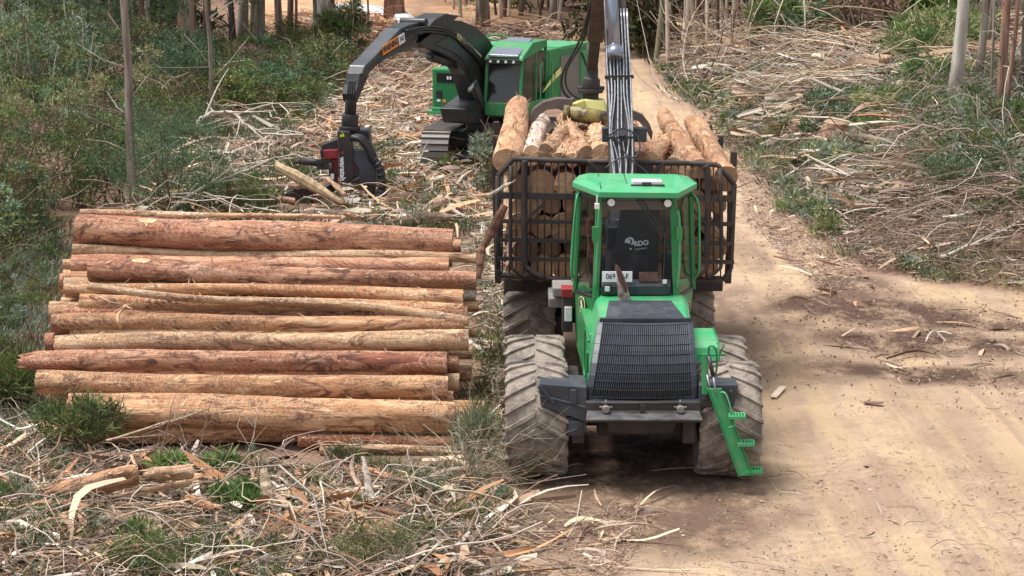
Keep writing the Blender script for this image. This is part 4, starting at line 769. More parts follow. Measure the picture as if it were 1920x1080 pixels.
TOPL = [ # near px,py,Y ; far px,py,Y ; dia near, far (m)
 (950, 303, 28.95, 971, 200, 33.4, .40, .36, 'logA', 'thick orange log on top of the load at the far left'),
 (996, 292, 29.3, 1018, 228, 33.8, .30, .26, 'white', 'shaggy whitish barked log beside the thick left log of the load'),
 (1024, 286, 29.2, 1062, 235, 32.6, .25, .2, 'logC', 'pale round ended log slanting on top of the load left of the crane'),
 (1049, 298, 29.1, 1070, 240, 33.0, .2, .18, 'logC', 'small pale log second from the round ended log'),
 (1098, 290, 29.2, 1055, 222, 33.6, .24, .2, 'logA', 'orange log on the load leaning left under the grapple'),
 (1072, 300, 29.15, 1090, 240, 33.5, .2, .2, 'logC', 'yellowish log low on the load top between two leaning logs'),
 (1128, 292, 29.2, 1118, 232, 33.8, .32, .28, 'logC', 'pale wide log just left of the crane boom'),
 (1222, 298, 29.3, 1250, 262, 31.8, .2, .22, 'logA', 'short pinkish log right of the crane boom'),
 (1312, 318, 29.0, 1245, 217, 34.0, .30, .26, 'logA', 'long orange log slanting right down to a dark cut end'),
 (1362, 335, 29.1, 1302, 232, 34.0, .36, .34, 'logA', 'thick smooth orange log at the far right of the load'),
 (1262, 312, 29.2, 1290, 270, 32.8, .26, .24, 'logC', 'pale log beneath the long slanting log'),
 (1285, 325, 29.15, 1318, 280, 33.0, .24, .22, 'logC', 'pale log under the dark cut end at the right'),
 (1200, 300, 29.3, 1180, 235, 34.0, .26, .26, 'logB', 'red brown log right behind the crane boom'),
]
for i, (x0, y0, Y0, x1, y1, Y1, d0, d1, m_, lab) in enumerate(TOPL):
    a = P(x0, y0, Y0); c = P(x1, y1, Y1); me = log_mesh('log', (c - a).length, d0 / 2, d1 / 2, .012, seed=200 + i, barkm=m_, frays=70 if m_ in ('white', 'logC') else 34); put_log(me, a, c, lab, LG)

# ------------------------------------------------------------ harvester
HV = empty('tracked_harvester', (-.3, 54.2, 0), 'green tracked harvester with a black arched boom, working behind the logs', 'harvester')
YAW = math.radians(24); HF = Vector((-math.sin(YAW), -math.cos(YAW), 0)); HS = Vector((math.cos(YAW), -math.sin(YAW), 0)); HR = Vector((.15, 54.3, 0))
def H(a, b_, z): return HR + HF * a + HS * b_ + Vector((0, 0, z))
def HP(px, py, b_):
    d = Vector(ray(px, py)); C = Vector((0, 0, CAMH)); t = (HR + HS * b_ - C).dot(HS) / d.dot(HS); return C + d * t
def hbox(mb, a0, a1, b0, b1, z0, z1, mi=0, a0t=None, a1t=None):
    a0t = a0 if a0t is None else a0t; a1t = a1 if a1t is None else a1t
    return mb.hexa([H(a0, b0, z0), H(a1, b0, z0), H(a1, b1, z0), H(a0, b1, z0)], [H(a0t, b0, z1), H(a1t, b0, z1), H(a1t, b1, z1), H(a0t, b1, z1)], mi)
def hpart(mb, name, m, bevel=0, parent=None): return mb.build(name, m, parent or HV, bevel=bevel)
# undercarriage
UY = math.radians(10); UB = Vector((math.sin(UY), math.cos(UY), 0)); US = Vector((math.cos(UY), -math.sin(UY), 0))
def track(front, wd=.70, Lh=3.9, hh=1.0):
    front = Vector(front); r = hh / 2; path = []
    nA = 10
    for i in range(nA + 1):
        t = math.pi * i / nA; path.append((r - r * math.sin(t), r + r * math.cos(math.pi - t) * 1.0))
    path = [(r - r * math.sin(math.pi * i / nA), r - r * math.cos(math.pi * i / nA)) for i in range(nA + 1)]   # bottom round the front to the top
    n2 = 16; path += [(r + (Lh - 2 * r) * k / n2, hh) for k in range(1, n2)]
    path += [(Lh - r + r * math.sin(math.pi * i / nA), r + r * math.cos(math.pi * i / nA)) for i in range(nA + 1)]
    path += [(Lh - r - (Lh - 2 * r) * k / n2, 0) for k in range(1, n2)]
    pts = [front + UB * y + Vector((0, 0, z)) for y, z in path]; mb = MB(); m_ = len(pts)
    # even plates
    cum = [0]
    for i in range(m_): cum.append(cum[-1] + (pts[(i + 1) % m_] - pts[i]).length)
    tot = cum[-1]; N = 56; fr = []
    for k in range(N):
        s_ = tot * k / N; i = max(j for j in range(m_) if cum[j] <= s_ + 1e-9); q = pts[i].lerp(pts[(i + 1) % m_], (s_ - cum[i]) / max(cum[i + 1] - cum[i], 1e-6)); fr.append(q)
    cen = front + UB * (Lh / 2) + Vector((0, 0, hh / 2))
    for k in range(N):
        a, c = fr[k], fr[(k + 1) % N]; d = (c - a); q = a + d * .10; e = a + d * .9; nrm = US.cross(d.normalized())
        if nrm.dot((a + c) / 2 - cen) < 0 and abs((a + c).z / 2 - hh / 2) > .05: nrm = -nrm
        elif nrm.dot((a + c) / 2 - cen) < 0: nrm = -nrm
        h_ = US * (wd / 2); mb.hexa([q - h_, q + h_, e + h_, e - h_], [q - h_ - nrm * .04, q + h_ - nrm * .04, e + h_ - nrm * .04, e - h_ - nrm * .04]); mb.hexa([q - h_, q + h_, q + d * .12 + h_, q + d * .12 - h_], [q - h_ + nrm * .045, q + h_ + nrm * .045, q + d * .12 + h_ + nrm * .045, q + d * .12 - h_ + nrm * .045])
    tr = hpart(mb, 'track', 'steel'); mb = MB(); c0 = front + UB * r + Vector((0, 0, r))
    mb.bar(front + UB * .35 + Vector((0, 0, r)), front + UB * (Lh - .35) + Vector((0, 0, r)), .36, .42)
    for y in (r, Lh - r): q = front + UB * y + Vector((0, 0, r)); mb.tube([q - US * .16, q + US * .16], .40, 18)
    for k in range(5): q = front + UB * (r + .45 + k * .55) + Vector((0, 0, .18)); mb.tube([q - US * .17, q + US * .17], .12, 12)
    mb.build('track_frame', 'black', tr)
track((-1.93, 51.75, .05)); track((.42, 51.35, .05))
b = MB(); c = Vector((-.55, 53.4, .75)); b.bar(c - US * 1.1, c + US * 1.0, 1.2, .35); b.bar(c - UB * .9, c + UB * 1.2, .9, .4); b.tube([c, c + Vector((0, 0, .42))], .62, 24); b.bar(c - UB * .9 + Vector((-.1, 0, -.2)), c - UB * 1.5 + Vector((-.3, 0, -.4)), .5, .1); hpart(b, 'undercarriage', 'black', .03)
# body
b = MB(); hbox(b, -2.4, .2, -1.5, .95, 1.38, 2.92); hbox(b, -2.4, 1.1, -1.95, -1.0, 1.25, 1.42); body = hpart(b, 'engine_body', 'green', .04)
b = MB(); hbox(b, -.4, 1.0, -1.98, -.98, 1.36, 2.42, a1t=1.0); sb = hpart(b, 'side_body', 'green', .05)
b = MB(); b2 = MB()
def fr_(u0, u1, z0, z1, off): return [H(1.0 + off, -1.98 + u0, z0), H(1.0 + off, -1.98 + u1, z0), H(1.0 + off, -1.98 + u1, z1), H(1.0 + off, -1.98 + u0, z1)]
b.prism(fr_(.08, .92, 1.46, 1.56, .003), HF * .01); b.prism(fr_(.07, .93, 1.50, 1.98, .003), HF * .012); b.build('hatch', 'dgreen', sb)
b = MB(); b.prism(fr_(.15, .90, 2.05, 2.30, .004), HF * .012)
for k in range(8): b.prism(fr_(.16 + k * .095, .19 + k * .095, 2.06, 2.29, .017), HF * .015)
b.build('vent_grille', 'dark', sb); b = MB(); b.prism(fr_(.45, .50, 2.14, 2.22, .03), HF * .01).prism(fr_(.53, .58, 2.14, 2.22, .03), HF * .01); b.build('label_patch', 'plate', sb)
b = MB(); b.prism(fr_(.14, .30, 1.66, 1.84, .017), HF * .02); b.build('socket_box', 'black', sb); b = MB(); b.prism(fr_(.16, .26, 1.56, 1.62, .017), HF * .012); b.build('warning_label', 'plate', sb); b = MB(); b.prism(fr_(.32, .42, 1.55, 1.62, .017), HF * .012); b.build('warning_label', 'signor', sb)
b = MB(); hbox(b, .6, 1.15, -2.05, -.9, 1.24, 1.32); b.build('step', 'lgreen', sb)
b = MB(); hbox(b, -1.85, -.55, .953, .975, 1.40, 2.70); hpart(b, 'side_door', 'grey', .01, body)
b = MB(); hbox(b, -2.42, -1.9, .94, .99, 1.38, 2.75); hbox(b, -2.45, -.52, -1.4, .985, 2.86, 2.95); hpart(b, 'trim_panel', 'lgreen', .02, body)
b = MB(); hbox(b, -.2, .25, .1, .92, 2.4, 2.78); hpart(b, 'deck', 'lgreen', .02, body)
b = MB(); b.add([H(.75, 1.0, 1.86), H(-.05, 1.0, 2.12), H(-.05, 1.0, 2.30), H(.3, 1.0, 2.12)], [[0, 1, 2, 3]]).add([H(-.12, 1.0, 2.14), H(-.5, 1.0, 2.26), H(-.5, 1.0, 2.44), H(-.12, 1.0, 2.32)], [[0, 1, 2, 3]]); hpart(b, 'yellow_stripe', 'signyl', 0, body)
# cab
CW0, CW1 = -.08, .93; b = MB(); hbox(b, .25, 1.9, CW0, CW1, 1.36, 1.7); hcab = hpart(b, 'cab', 'green', .03)
b = MB()
for a_, bb, at, zt in ((1.9, CW0 + .03, 1.75, 2.80), (1.9, CW1 - .03, 1.75, 2.80), (.95, CW1 - .03, .95, 3.05), (.3, CW1 - .03, .3, 3.05), (.3, CW0 + .03, .3, 3.05), (.95, CW0 + .03, .95, 3.05)):
    b = MB(); b.bar(H(a_, bb, 1.68), H(at, bb, zt), .07, .07, up=HF); hpart(b, 'cab_post', 'green', .01, hcab)
b = MB(); b.add([H(1.88, CW0 + .06, 1.5), H(1.88, CW1 - .06, 1.5), H(1.74, CW1 - .06, 2.72), H(1.74, CW0 + .06, 2.72)], [[0, 1, 2, 3]]); hpart(b, 'windscreen', mat('black tinted glass', (.012, .012, .014), .12, coat=.5), 0, hcab)
M['htint'] = mat('smoked side glass', (.03, .035, .03), .12, coat=.3, var=.5, scale=6)
b = MB(); b.add([H(1.8, CW1 - .01, 1.7), H(1.0, CW1 - .01, 1.6), H(1.0, CW1 - .01, 2.95), H(1.68, CW1 - .01, 2.72)], [[0, 1, 2, 3]]); hpart(b, 'side_window', 'htint', 0, hcab)
b = MB(); b.add([H(.88, CW1 - .01, 1.9), H(.36, CW1 - .01, 1.9), H(.36, CW1 - .01, 2.9), H(.88, CW1 - .01, 2.9)], [[0, 1, 2, 3]]); hpart(b, 'side_window', 'htint', 0, hcab)
b = MB(); b.hexa([H(1.86, CW0 - .02, 2.74), H(1.86, CW1 + .02, 2.74), H(.25, CW1 + .02, 3.02), H(.25, CW0 - .02, 3.02)], [H(1.80, CW0 + .0, 2.84), H(1.80, CW1, 2.84), H(1.15, CW1, 3.16), H(1.15, CW0, 3.16)]); b.hexa([H(1.15, CW0, 3.0), H(1.15, CW1, 3.0), H(.25, CW1, 2.98), H(.25, CW0, 2.98)], [H(1.15, CW0, 3.16), H(1.15, CW1, 3.16), H(.25, CW1, 3.18), H(.25, CW0, 3.18)]); hroof = hpart(b, 'cab_roof', 'green', .02, hcab)
b = MB(); b.hexa([H(1.86, CW0 + .08, 2.83), H(1.86, CW1 - .10, 2.83), H(.75, CW1 - .18, 3.20), H(.75, CW0 + .16, 3.20)], [H(1.83, CW0 + .09, 2.89), H(1.83, CW1 - .11, 2.89), H(.77, CW1 - .19, 3.25), H(.77, CW0 + .17, 3.25)]); hpart(b, 'roof_window', 'skyl', .01, hcab)
b = MB(); hbox(b, 1.80, 1.9, CW0 + .04, CW1 - .04, 2.66, 2.78); hpart(b, 'lamp_bar', 'black', .01, hcab)
for k in range(4): b = MB(); q = H(1.905, CW0 + .18 + k * .21, 2.72); b.tube([q, q + HF * .02], .035, 10); hpart(b, 'work_lamp', 'lamp', 0, hcab)
for pts in ([H(.9, .98, 1.6), H(.9, 1.02, 1.7), H(.9, 1.02, 2.55), H(.8, 1.02, 2.62), H(.7, .98, 2.55)], [H(.15, .98, 1.5), H(.15, 1.02, 1.6), H(.15, 1.02, 2.6), H(.3, 1.02, 2.7)], [H(.4, -.3, 3.1), H(.2, -.9, 3.2), H(-.8, -.9, 3.2), H(-.8, -.4, 3.1)]): b = MB(); b.tube(pts, .018, 6); hpart(b, 'handrail', 'lgreen')
b = MB(); b.tube(curve_pts([H(-1.9, 1.0, 2.7), H(-2.0, 1.1, 2.3), H(-2.1, 1.15, 1.7), H(-1.5, 1.1, 1.35)], 4), .03, 7); hpart(b, 'hose', 'hose')
M['bpaint'] = paint('glossy black paint', (.02, .022, .028), dust=(.2, .2, .2), amount=.2, rough=.3, coat=.5)
# boom: outline measured in the boom's own plane
BB = -.50
def slab(mb, outer, inner, b0, th, mi=0):   # b0: near side plane, th<0 reaches back; outer edge is seen on the far side plane
    A = [HP(*q, b0 + th) - HS * th for q in outer]; B_ = [HP(*q, b0) for q in inner]; o = HS * th; n = len(A)
    vs = A + B_ + [q + o for q in A] + [q + o for q in B_]; f = []
    for i in range(n - 1): f += [[i, i + 1, n + i + 1, n + i], [2 * n + i, 3 * n + i, 3 * n + i + 1, 2 * n + i + 1], [i, 2 * n + i, 2 * n + i + 1, i + 1], [n + i, n + i + 1, 3 * n + i + 1, 3 * n + i]]
    f += [[0, n, 3 * n, 2 * n], [n - 1, 3 * n - 1, 4 * n - 1, 2 * n - 1]]; return mb.add(vs, f, mi)
b = MB(); slab(b, [(938, 222), (926, 175), (915, 130), (904, 98), (886, 70), (862, 49), (835, 38), (806, 36)], [(900, 226), (888, 180), (876, 140), (862, 118), (842, 106), (820, 96), (800, 90), (788, 80)], BB + .22, -.44); hboom = hpart(b, 'boom', 'black', .03)
b = MB(); slab(b, [(932, 205), (921, 170), (910, 132), (898, 104), (880, 79), (858, 59), (836, 50)], [(905, 210), (893, 175), (881, 138), (868, 112), (850, 98), (832, 90), (815, 83)], BB + .245, -.49); hpart(b, 'boom_plate', 'black', .015, hboom)
b = MB(); b.prism([HP(775, 34, BB - .3) + HS * .6, HP(795, 24, BB - .3) + HS * .6, HP(820, 29, BB - .3) + HS * .6, HP(826, 58, BB + .3), HP(790, 64, BB + .3)], HS * -.6); q = HP(800, 42, BB + .34); b.tube([q, q - HS * .68], .10, 14); hpart(b, 'boom_joint', 'black', .02, hboom)
b = MB(); slab(b, [(790, 38), (765, 40), (740, 44), (722, 52), (700, 76), (674, 104), (655, 122), (650, 138)], [(786, 66), (778, 86), (765, 96), (742, 102), (722, 112), (706, 124), (694, 136), (690, 144)], BB + .2, -.40); hst = hpart(b, 'stick', 'bpaint', .025)
b = MB(); slab(b, [(783, 52), (766, 52), (750, 56), (734, 64), (714, 84), (694, 104), (680, 118)], [(778, 70), (770, 84), (758, 90), (738, 97), (718, 107), (703, 119), (690, 130)], BB + .225, -.45); hpart(b, 'stick_plate', 'black', .012, hst)
u_ = (HP(768, 68, BB + .24) - HP(716, 102, BB + .24)).normalized(); q = HP(738, 80, BB - .235); upv = Vector((0, 0, 1)); 
def sign_plate(c, r_, up_, w_, h_, m, parent, name, off=.0):
    r_ = r_.normalized(); up_ = (up_ - r_ * up_.dot(r_)).normalized(); n_ = r_.cross(up_); 
    b = MB(); b.prism([c - r_ * w_ / 2 - up_ * h_ / 2 + n_ * off, c + r_ * w_ / 2 - up_ * h_ / 2 + n_ * off, c + r_ * w_ / 2 + up_ * h_ / 2 + n_ * off, c - r_ * w_ / 2 + up_ * h_ / 2 + n_ * off], n_ * .006); return b.build(name, m, parent), n_
sp_, n_ = sign_plate(HP(732, 86, BB + .24), u_, upv, .80, .22, 'signor', hst, 'warning_sign'); text('WARNING', .20, HP(732, 86, BB + .24) + n_ * .012, u_, upv, 'ink', sp_, 'sign_lettering', .004, .8)
sp2, n_ = sign_plate(HP(753, 73, BB + .24), u_, upv, .30, .22, 'plate', hst, 'number_sign'); text('141', .19, HP(753, 73, BB + .24) + n_ * .012, u_, upv, 'ink', sp2, 'sign_lettering', .004, .8)
u2 = (HP(898, 106, BB + .28) - HP(862, 72, BB + .28)).normalized(); t_ = text('KEEP BACK 90 METRES', .16, HP(880, 88, BB + .29), u2, Vector((0, 0, 1)), 'signyl', hboom, 'boom_lettering', .005, .95)
b = MB(); b.tube([HP(781, 98, BB), HP(812, 108, BB)], .05, 10, 1).tube([HP(806, 106, BB), HP(868, 126, BB)], .11, 12, 0); hpart(b, 'stick_ram', ['black', 'silver'], 0)
for o in (-.33, .33): b = MB(); b.tube([HP(892, 152, BB + o), HP(880, 170, BB + o)], .05, 10, 1).tube([HP(888, 158, BB + o), HP(914, 226, BB + o)], .12, 12, 0); hpart(b, 'boom_ram', ['black', 'silver'], 0)
b = MB(); b.prism([HP(878, 232, BB + .35), HP(872, 205, BB + .35), HP(905, 180, BB + .35), HP(940, 190, BB + .35), HP(945, 236, BB + .35)], HS * -.7); hpart(b, 'boom_foot', 'black', .03)
for k in range(3):
    b = MB(); b.tube(curve_pts([HP(930 - k * 3, 172, BB + .27), HP(905 - k * 3, 116, BB + .3), HP(878 - k * 3, 84 + k * 2, BB + .29), HP(845, 58 + k * 4, BB + .27), HP(812, 50 + k * 5, BB + .36), HP(786, 52 + k * 4, BB + .36), HP(760, 58 + k * 4, BB + .26)], 4), .024, 7); b.build('boom_hose', 'hose', hboom)
# link, rotator, head
b = MB(); slab(b, [(650, 136), (646, 158), (641, 176), (644, 190)], [(692, 142), (684, 158), (676, 178), (670, 192)], BB + .17, -.34); lk = hpart(b, 'tip_link', 'black', .02)
HY = HP(656, 215, BB).y; hx = lambda px, py, dy=0: P(px, py, HY + dy)
b = MB()
for k in range(4): b.tube(curve_pts([hx(655 + k * 4, 150, -.28), hx(653 + k * 4, 168, -.33), hx(652 + k * 5, 192, -.25), hx(654 + k * 4, 212, -.2)], 3), .02, 6)
b.build('link_hose', 'hose', lk)
b = MB(); b.tube([hx(658, 188), hx(657, 214)], .13, 14).tube([hx(657, 214), hx(656, 236)], .19, 18).tube([hx(656, 236), hx(656, 244)], .235, 18); hpart(b, 'rotator', 'black', .01)
def pris(mb, L, y0, y1, mi=0): return mb.prism([hx(x, y, y0) for x, y in L], Vector((0, y1 - y0, 0)), mi)
b = MB(); pris(b, [(632, 244), (692, 244), (694, 262), (697, 285), (680, 275), (668, 262), (655, 262), (636, 262)], -.1, .5); head = hpart(b, 'harvester_head', 'black', .03)
b = MB(); pris(b, [(632, 246), (656, 246), (661, 270), (664, 330), (656, 344), (638, 342), (634, 330), (636, 290)], -.34, -.05); hc = b.build('head_column', 'black', head, bevel=.03)
text('waratah', .165, hx(642, 317, -.355), (0, 0, -1), (1, 0, 0), 'plate', hc, 'maker_lettering', .006, 1.0)
b = MB(); b.add([hx(637, 257, -.36), hx(646, 256, -.36), hx(645, 251, -.36), hx(644, 249, -.36), hx(641, 253, -.36), hx(638, 251, -.36)], [[0, 1, 2, 3, 4, 5]]).add([hx(640, 247, -.36), hx(642, 246, -.36), hx(641, 250, -.36)], [[0, 1, 2]]); b.build('yellow_emblem', mat('lime emblem', (.6, .85, .05), .5), hc)
b = MB(); b.add([hx(639, 285, -.36), hx(646, 283, -.36), hx(645, 288, -.36), hx(640, 289, -.36)], [[0, 1, 2, 3]]); b.build('red_emblem', 'red', hc)
b = MB(); vs0 = [(652, 286), (688, 282), (705, 312), (705, 352), (697, 372), (690, 376), (688, 346), (660, 344), (654, 340)]; pris(b, vs0, -.25, .35); hh_ = b.build('feed_housing', 'navy', head, bevel=.04)
b = MB(); b.add([hx(653, 288, -.27), hx(687, 284, -.27), hx(703, 312, -.32), hx(672, 313, -.32)], [[0, 1, 2, 3]]); pris(b, [(672, 313), (704, 312), (704, 350), (674, 346)], -.33, -.27); b.build('housing_cover', 'grey' if False else 'navy', hh_, bevel=.01)
text('H624', .12, hx(664, 318, -.262), (0, 0, -1), (1, 0, 0), 'red', hh_, 'model_lettering', .002)
b = MB(); pris(b, [(657, 261), (668, 262), (669, 273), (656, 273)], -.2, -.1); b.build('cable_box', 'plate', head)
b = MB(); b.tube(curve_pts([hx(660, 258, -.3), hx(675, 262, -.4), hx(690, 280, -.4), hx(698, 300, -.38)], 5), .075, 9).tube(curve_pts([hx(664, 255, -.2), hx(680, 258, -.3), hx(696, 278, -.3), hx(706, 305, -.3)], 5), .06, 9); b.build('head_hose', 'hose', head)
hp_ = curve_pts([hx(697, 296, -.35), hx(709, 310, -.36), hx(716, 335, -.36), hx(716, 358, -.34), hx(706, 374, -.3), hx(692, 381, -.25)], 7); b = MB(); b.tube(hp_, [.085 if i % 3 else .115 for i in range(len(hp_))], 10, smooth=False); b.build('hose_sleeve', 'hose', head)
b = MB(); pris(b, [(602, 282), (634, 280), (634, 298), (603, 297)], -.3, .2, 0); pris(b, [(618, 298), (633, 298), (633, 350), (625, 352), (619, 340)], -.2, .15, 0); b.build('red_guard', 'red', head, bevel=.02)
b = MB(); pris(b, [(603, 272), (632, 262), (634, 281), (602, 283)], -.2, .25); pris(b, [(600, 281), (607, 281), (607, 297), (601, 296)], -.31, .2); b.build('guard_cap', 'black', head, bevel=.01)
b = MB(); b.tube([hx(608, 306, -.25), hx(566, 302, -.1)], .085, 12).tube([hx(566, 302, -.1), hx(556, 303, -.05)], [.085, .05], 12).box(*[hx(596, 306).x, hx(622, 306).x, HY - .3, HY - .1, hx(0, 315).z, hx(0, 297).z]); b.build('delimbing_arm', 'iron', head)
b = MB(); b.tube([hx(620, 305, -.3), hx(621, 330, -.3)], .05, 10, 1).box(hx(618, 0).x, hx(626, 0).x, HY - .34, HY - .24, hx(0, 336).z, hx(0, 322).z, 1); pris(b, [(620, 326), (626, 326), (626, 336), (620, 336)], -.36, -.3, 2); b.build('guard_ram', ['red', 'black', 'plate'], head)
sy = 45.6
def sx(px, py, dy=0): return P(px, py, HY - .4 + dy)
b = MB(); b.prism([sx(549, 354), sx(584, 353), sx(587, 384), sx(551, 386)], Vector((0, .45, 0)), 0); b.prism([sx(584, 356, .1), sx(594, 357, .1), sx(594, 380, .1), sx(586, 383, .1)], Vector((0, .25, 0)), 1); b.tube([sx(549, 370, .2), sx(536, 372, .2)], .2, 14, 0)
for k in range(4): b.tube(curve_pts([sx(549, 358 + k * 5, -.02), sx(538 + k, 362 + k * 4, -.08), sx(533 + k, 376 + k * 2, -.05), sx(545, 386, 0)], 3), .022, 6, 0)
b.build('saw_box', ['black', 'red'], head, bevel=.02)
b = MB(); b.bar(sx(590, 370, .3), hx(625, 348, .1), .22, .2); b.build('saw_link', 'black', head, bevel=.02)

# ------------------------------------------------------------ slash, litter, grass: uncountable stuff
PALE = [(.58, .50, .40), (.50, .42, .33), (.66, .59, .50), (.40, .32, .24)]; TAN = [(.58, .41, .27), (.50, .34, .22), (.66, .49, .34), (.40, .25, .16)]
BROWN = [(.20, .13, .09), (.27, .18, .13), (.14, .09, .065)]; PINK = [(.40, .28, .22), (.33, .22, .17), (.46, .35, .29), (.24, .155, .12)]; ORG = [(.45, .24, .12), (.52, .31, .17), (.34, .16, .08)]
GRN = [(.10, .16, .045), (.07, .12, .04), (.16, .20, .07)]; GREY = [(.17, .21, .14), (.13, .17, .12), (.24, .27, .20)]; DRYG = [(.30, .29, .15), (.24, .24, .12)]; OLIVE = [(.10, .125, .04), (.06, .085, .03), (.14, .15, .05), (.11, .09, .045)]; BLUEG = [(.085, .15, .075), (.06, .12, .06), (.13, .20, .11)]
def dirs(n, el=.15, bias=None, spread=math.pi):
    a = rng.uniform(-math.pi, math.pi, n) if bias is None else bias + rng.normal(0, spread, n) + (rng.random(n) < .5) * math.pi
    return unit(np.c_[np.cos(a), np.sin(a), rng.normal(0, el, n)])
def lift(p, hi):
    p = p.copy(); p[:, 2] += rng.random(len(p)) ** 1.6 * hi + .01; return p
AVOID = False
def clear_of_track(p, d, L):
    if not AVOID: return np.ones(len(p), bool)
    ok = np.ones(len(p), bool)
    for k in (0, .5, 1): q = p + d * (L * k)[:, None]; ok &= roadmask(q[:, 0], q[:, 1]) < .3
    return ok
def heap(S, poly, ns, nr, nl, stick_c, rib_c, leaf_c, Ls=(.3, 1.8), rs=(.004, .02), Lr=(.3, 1.2), wr=(.02, .08), hi=.3, bias=None, spread=1.0, even=.4, ll=(.05, .13), lw=.012, bend=.10, patch=None):
    def thin(p):
        if patch is None: return p
        return p[wav(p[:, 0], p[:, 1], patch) + rng.normal(0, .25, len(p)) > -.15]
    if ns:
        p = thin(lift(zone(poly, ns, even), hi)); n = len(p); L = rng.uniform(0, 1, n) ** 1.8 * (Ls[1] - Ls[0]) + Ls[0]; r = rng.uniform(0, 1, n) ** 2 * (rs[1] - rs[0]) + rs[0]
        d = dirs(n, .16, bias, spread); ok = clear_of_track(p, d, L); p, d, L, r = p[ok], d[ok], L[ok], r[ok]; sticks(S, p, d, L, r, pick(stick_c, len(p), .25), bend)
    if nr:
        p = thin(lift(zone(poly, nr, even), hi * .8)); n = len(p); d = dirs(n, .15, bias, spread); L = rng.uniform(*Lr, n) * rng.uniform(.4, 1, n); ok = clear_of_track(p, d, L); p, d, L = p[ok], d[ok], L[ok]; n = len(p); ribbons(S, p, d, L, rng.uniform(*wr, n), pick(rib_c, n, .25), .10)
    if nl:
        p = thin(lift(zone(poly, nl, even), hi * .7)); n = len(p); leaves(S, p, dirs(n, .4), rng.uniform(*ll, n), np.full(n, lw), pick(leaf_c, n, .3))
ZA = [(-40, 800), (70, 800), (200, 862), (300, 880), (600, 892), (860, 896), (930, 905), (960, 1000), (930, 1110), (-40, 1110)]
ZA2 = [(-40, 915), (400, 920), (900, 925), (950, 1110), (-40, 1110)]
ZB = [(880, 390), (950, 400), (948, 520), (945, 880), (905, 890), (865, 868), (912, 780), (900, 500)]
ZC = [(230, 425), (350, 260), (480, 190), (620, 150), (820, 130), (800, 240), (930, 330), (930, 430), (860, 450)]
ZD = [(1225, 105), (1420, 70), (1700, 120), (1790, 220), (1800, 330), (1560, 440), (1460, 355), (1385, 270), (1320, 218), (1262, 165)]
ZE = [(1290, 215), (1500, 260), (1960, 300), (1990, 560), (1760, 525), (1630, 510), (1520, 440), (1420, 330)]
ZF = [(1205, 96), (1215, 45), (1500, 40), (1930, 55), (1960, 180), (1700, 150), (1400, 100), (1215, 112)]
ZG = [(640, 90), (900, 55), (1100, 60), (1080, 130), (1070, 190), (900, 200), (720, 190)]
ZH = [(1700, 150), (1960, 130), (1980, 420), (1780, 350)]
def stuff(S, name, m='vc', label=None): return S.build(name, m, kind='stuff', label=label, cat=None)
S = Soup()
FG = [(.42, .35, .27), (.34, .27, .20), (.50, .43, .35), (.26, .2, .15)]
heap(S, ZA, 4000, 2600, 12000, FG * 2 + TAN + BROWN * 3 + PINK, TAN + ORG + PALE + BROWN * 4, BROWN * 2 + GREY * 2 + GRN, hi=.22, Ls=(.12, 1.5), rs=(.003, .015), wr=(.012, .07), patch=2.2, bend=.16)
heap(S, ZA2, 170, 900, 0, FG, PALE + TAN + ORG * 2, GREY, hi=.22, Ls=(.7, 2.3), rs=(.008, .024), Lr=(.3, 1.3), wr=(.04, .12), bend=.16)
heap(S, ZA, 7000, 0, 16000, BROWN + PINK, TAN, BROWN + TAN + PINK, Ls=(.08, .4), rs=(.002, .005), hi=.12, ll=(.04, .11), lw=.008)
heap(S, [(870, 880), (1090, 880), (1240, 960), (1150, 1100), (900, 1110)], 2600, 200, 5000, BROWN + PINK + TAN, PINK + TAN, BROWN + PINK, Ls=(.08, .5), rs=(.002, .006), hi=.05, ll=(.03, .1), lw=.007, patch=2.5)
heap(S, ZB, 1500, 500, 5000, PALE + BROWN + TAN, TAN + PINK + PALE, BROWN + GREY + DRYG, hi=.3, Ls=(.15, 1.0), rs=(.003, .012), wr=(.02, .08))
def planks(poly, n, L, r, cols, hi):
    p = lift(zone(poly, n, .4), hi); d = dirs(n, .12); LL = rng.uniform(*L, n); ok = clear_of_track(p, d, LL); p, d, LL = p[ok], d[ok], LL[ok]; n = len(p); sticks(S, p, d, LL, rng.uniform(*r, n), pick(cols, n, .3), .03, 4, 4, flat=.28, taper=.55)
heap(S, [(-500, 800), (-40, 800), (-40, 1110), (940, 1110), (900, 1230), (-500, 1230)], 2600, 900, 7000, PALE + TAN + BROWN * 2, TAN + ORG + BROWN * 2, BROWN + GREY + GRN, hi=.22, Ls=(.15, 1.4), rs=(.003, .015), wr=(.012, .07))
planks(ZA2, 230, (.2, .9), (.02, .06), TAN + ORG * 2 + PALE + BROWN, .18); planks(ZA, 300, (.12, .5), (.01, .03), TAN + ORG + BROWN * 2, .12)
stuff(S, 'slash_litter')
AVOID = True
S = Soup()
heap(S, ZC, 3600, 1500, 9000, PALE * 3 + TAN + PINK + BROWN, TAN + ORG + PALE + PINK, BROWN + GREY + DRYG + PINK, hi=.45, Ls=(.4, 2.8), rs=(.006, .026), Lr=(.4, 1.8), wr=(.03, .13), bend=.14, ll=(.08, .2), lw=.02, patch=1.3)
heap(S, [(560, 200), (820, 160), (800, 330), (900, 350), (930, 430), (700, 440), (640, 340)], 700, 1500, 2500, PALE + TAN, TAN + ORG * 2 + PALE + PINK * 2, PINK + TAN, hi=.35, Ls=(.5, 2.2), rs=(.008, .03), Lr=(.4, 2.0), wr=(.04, .16))
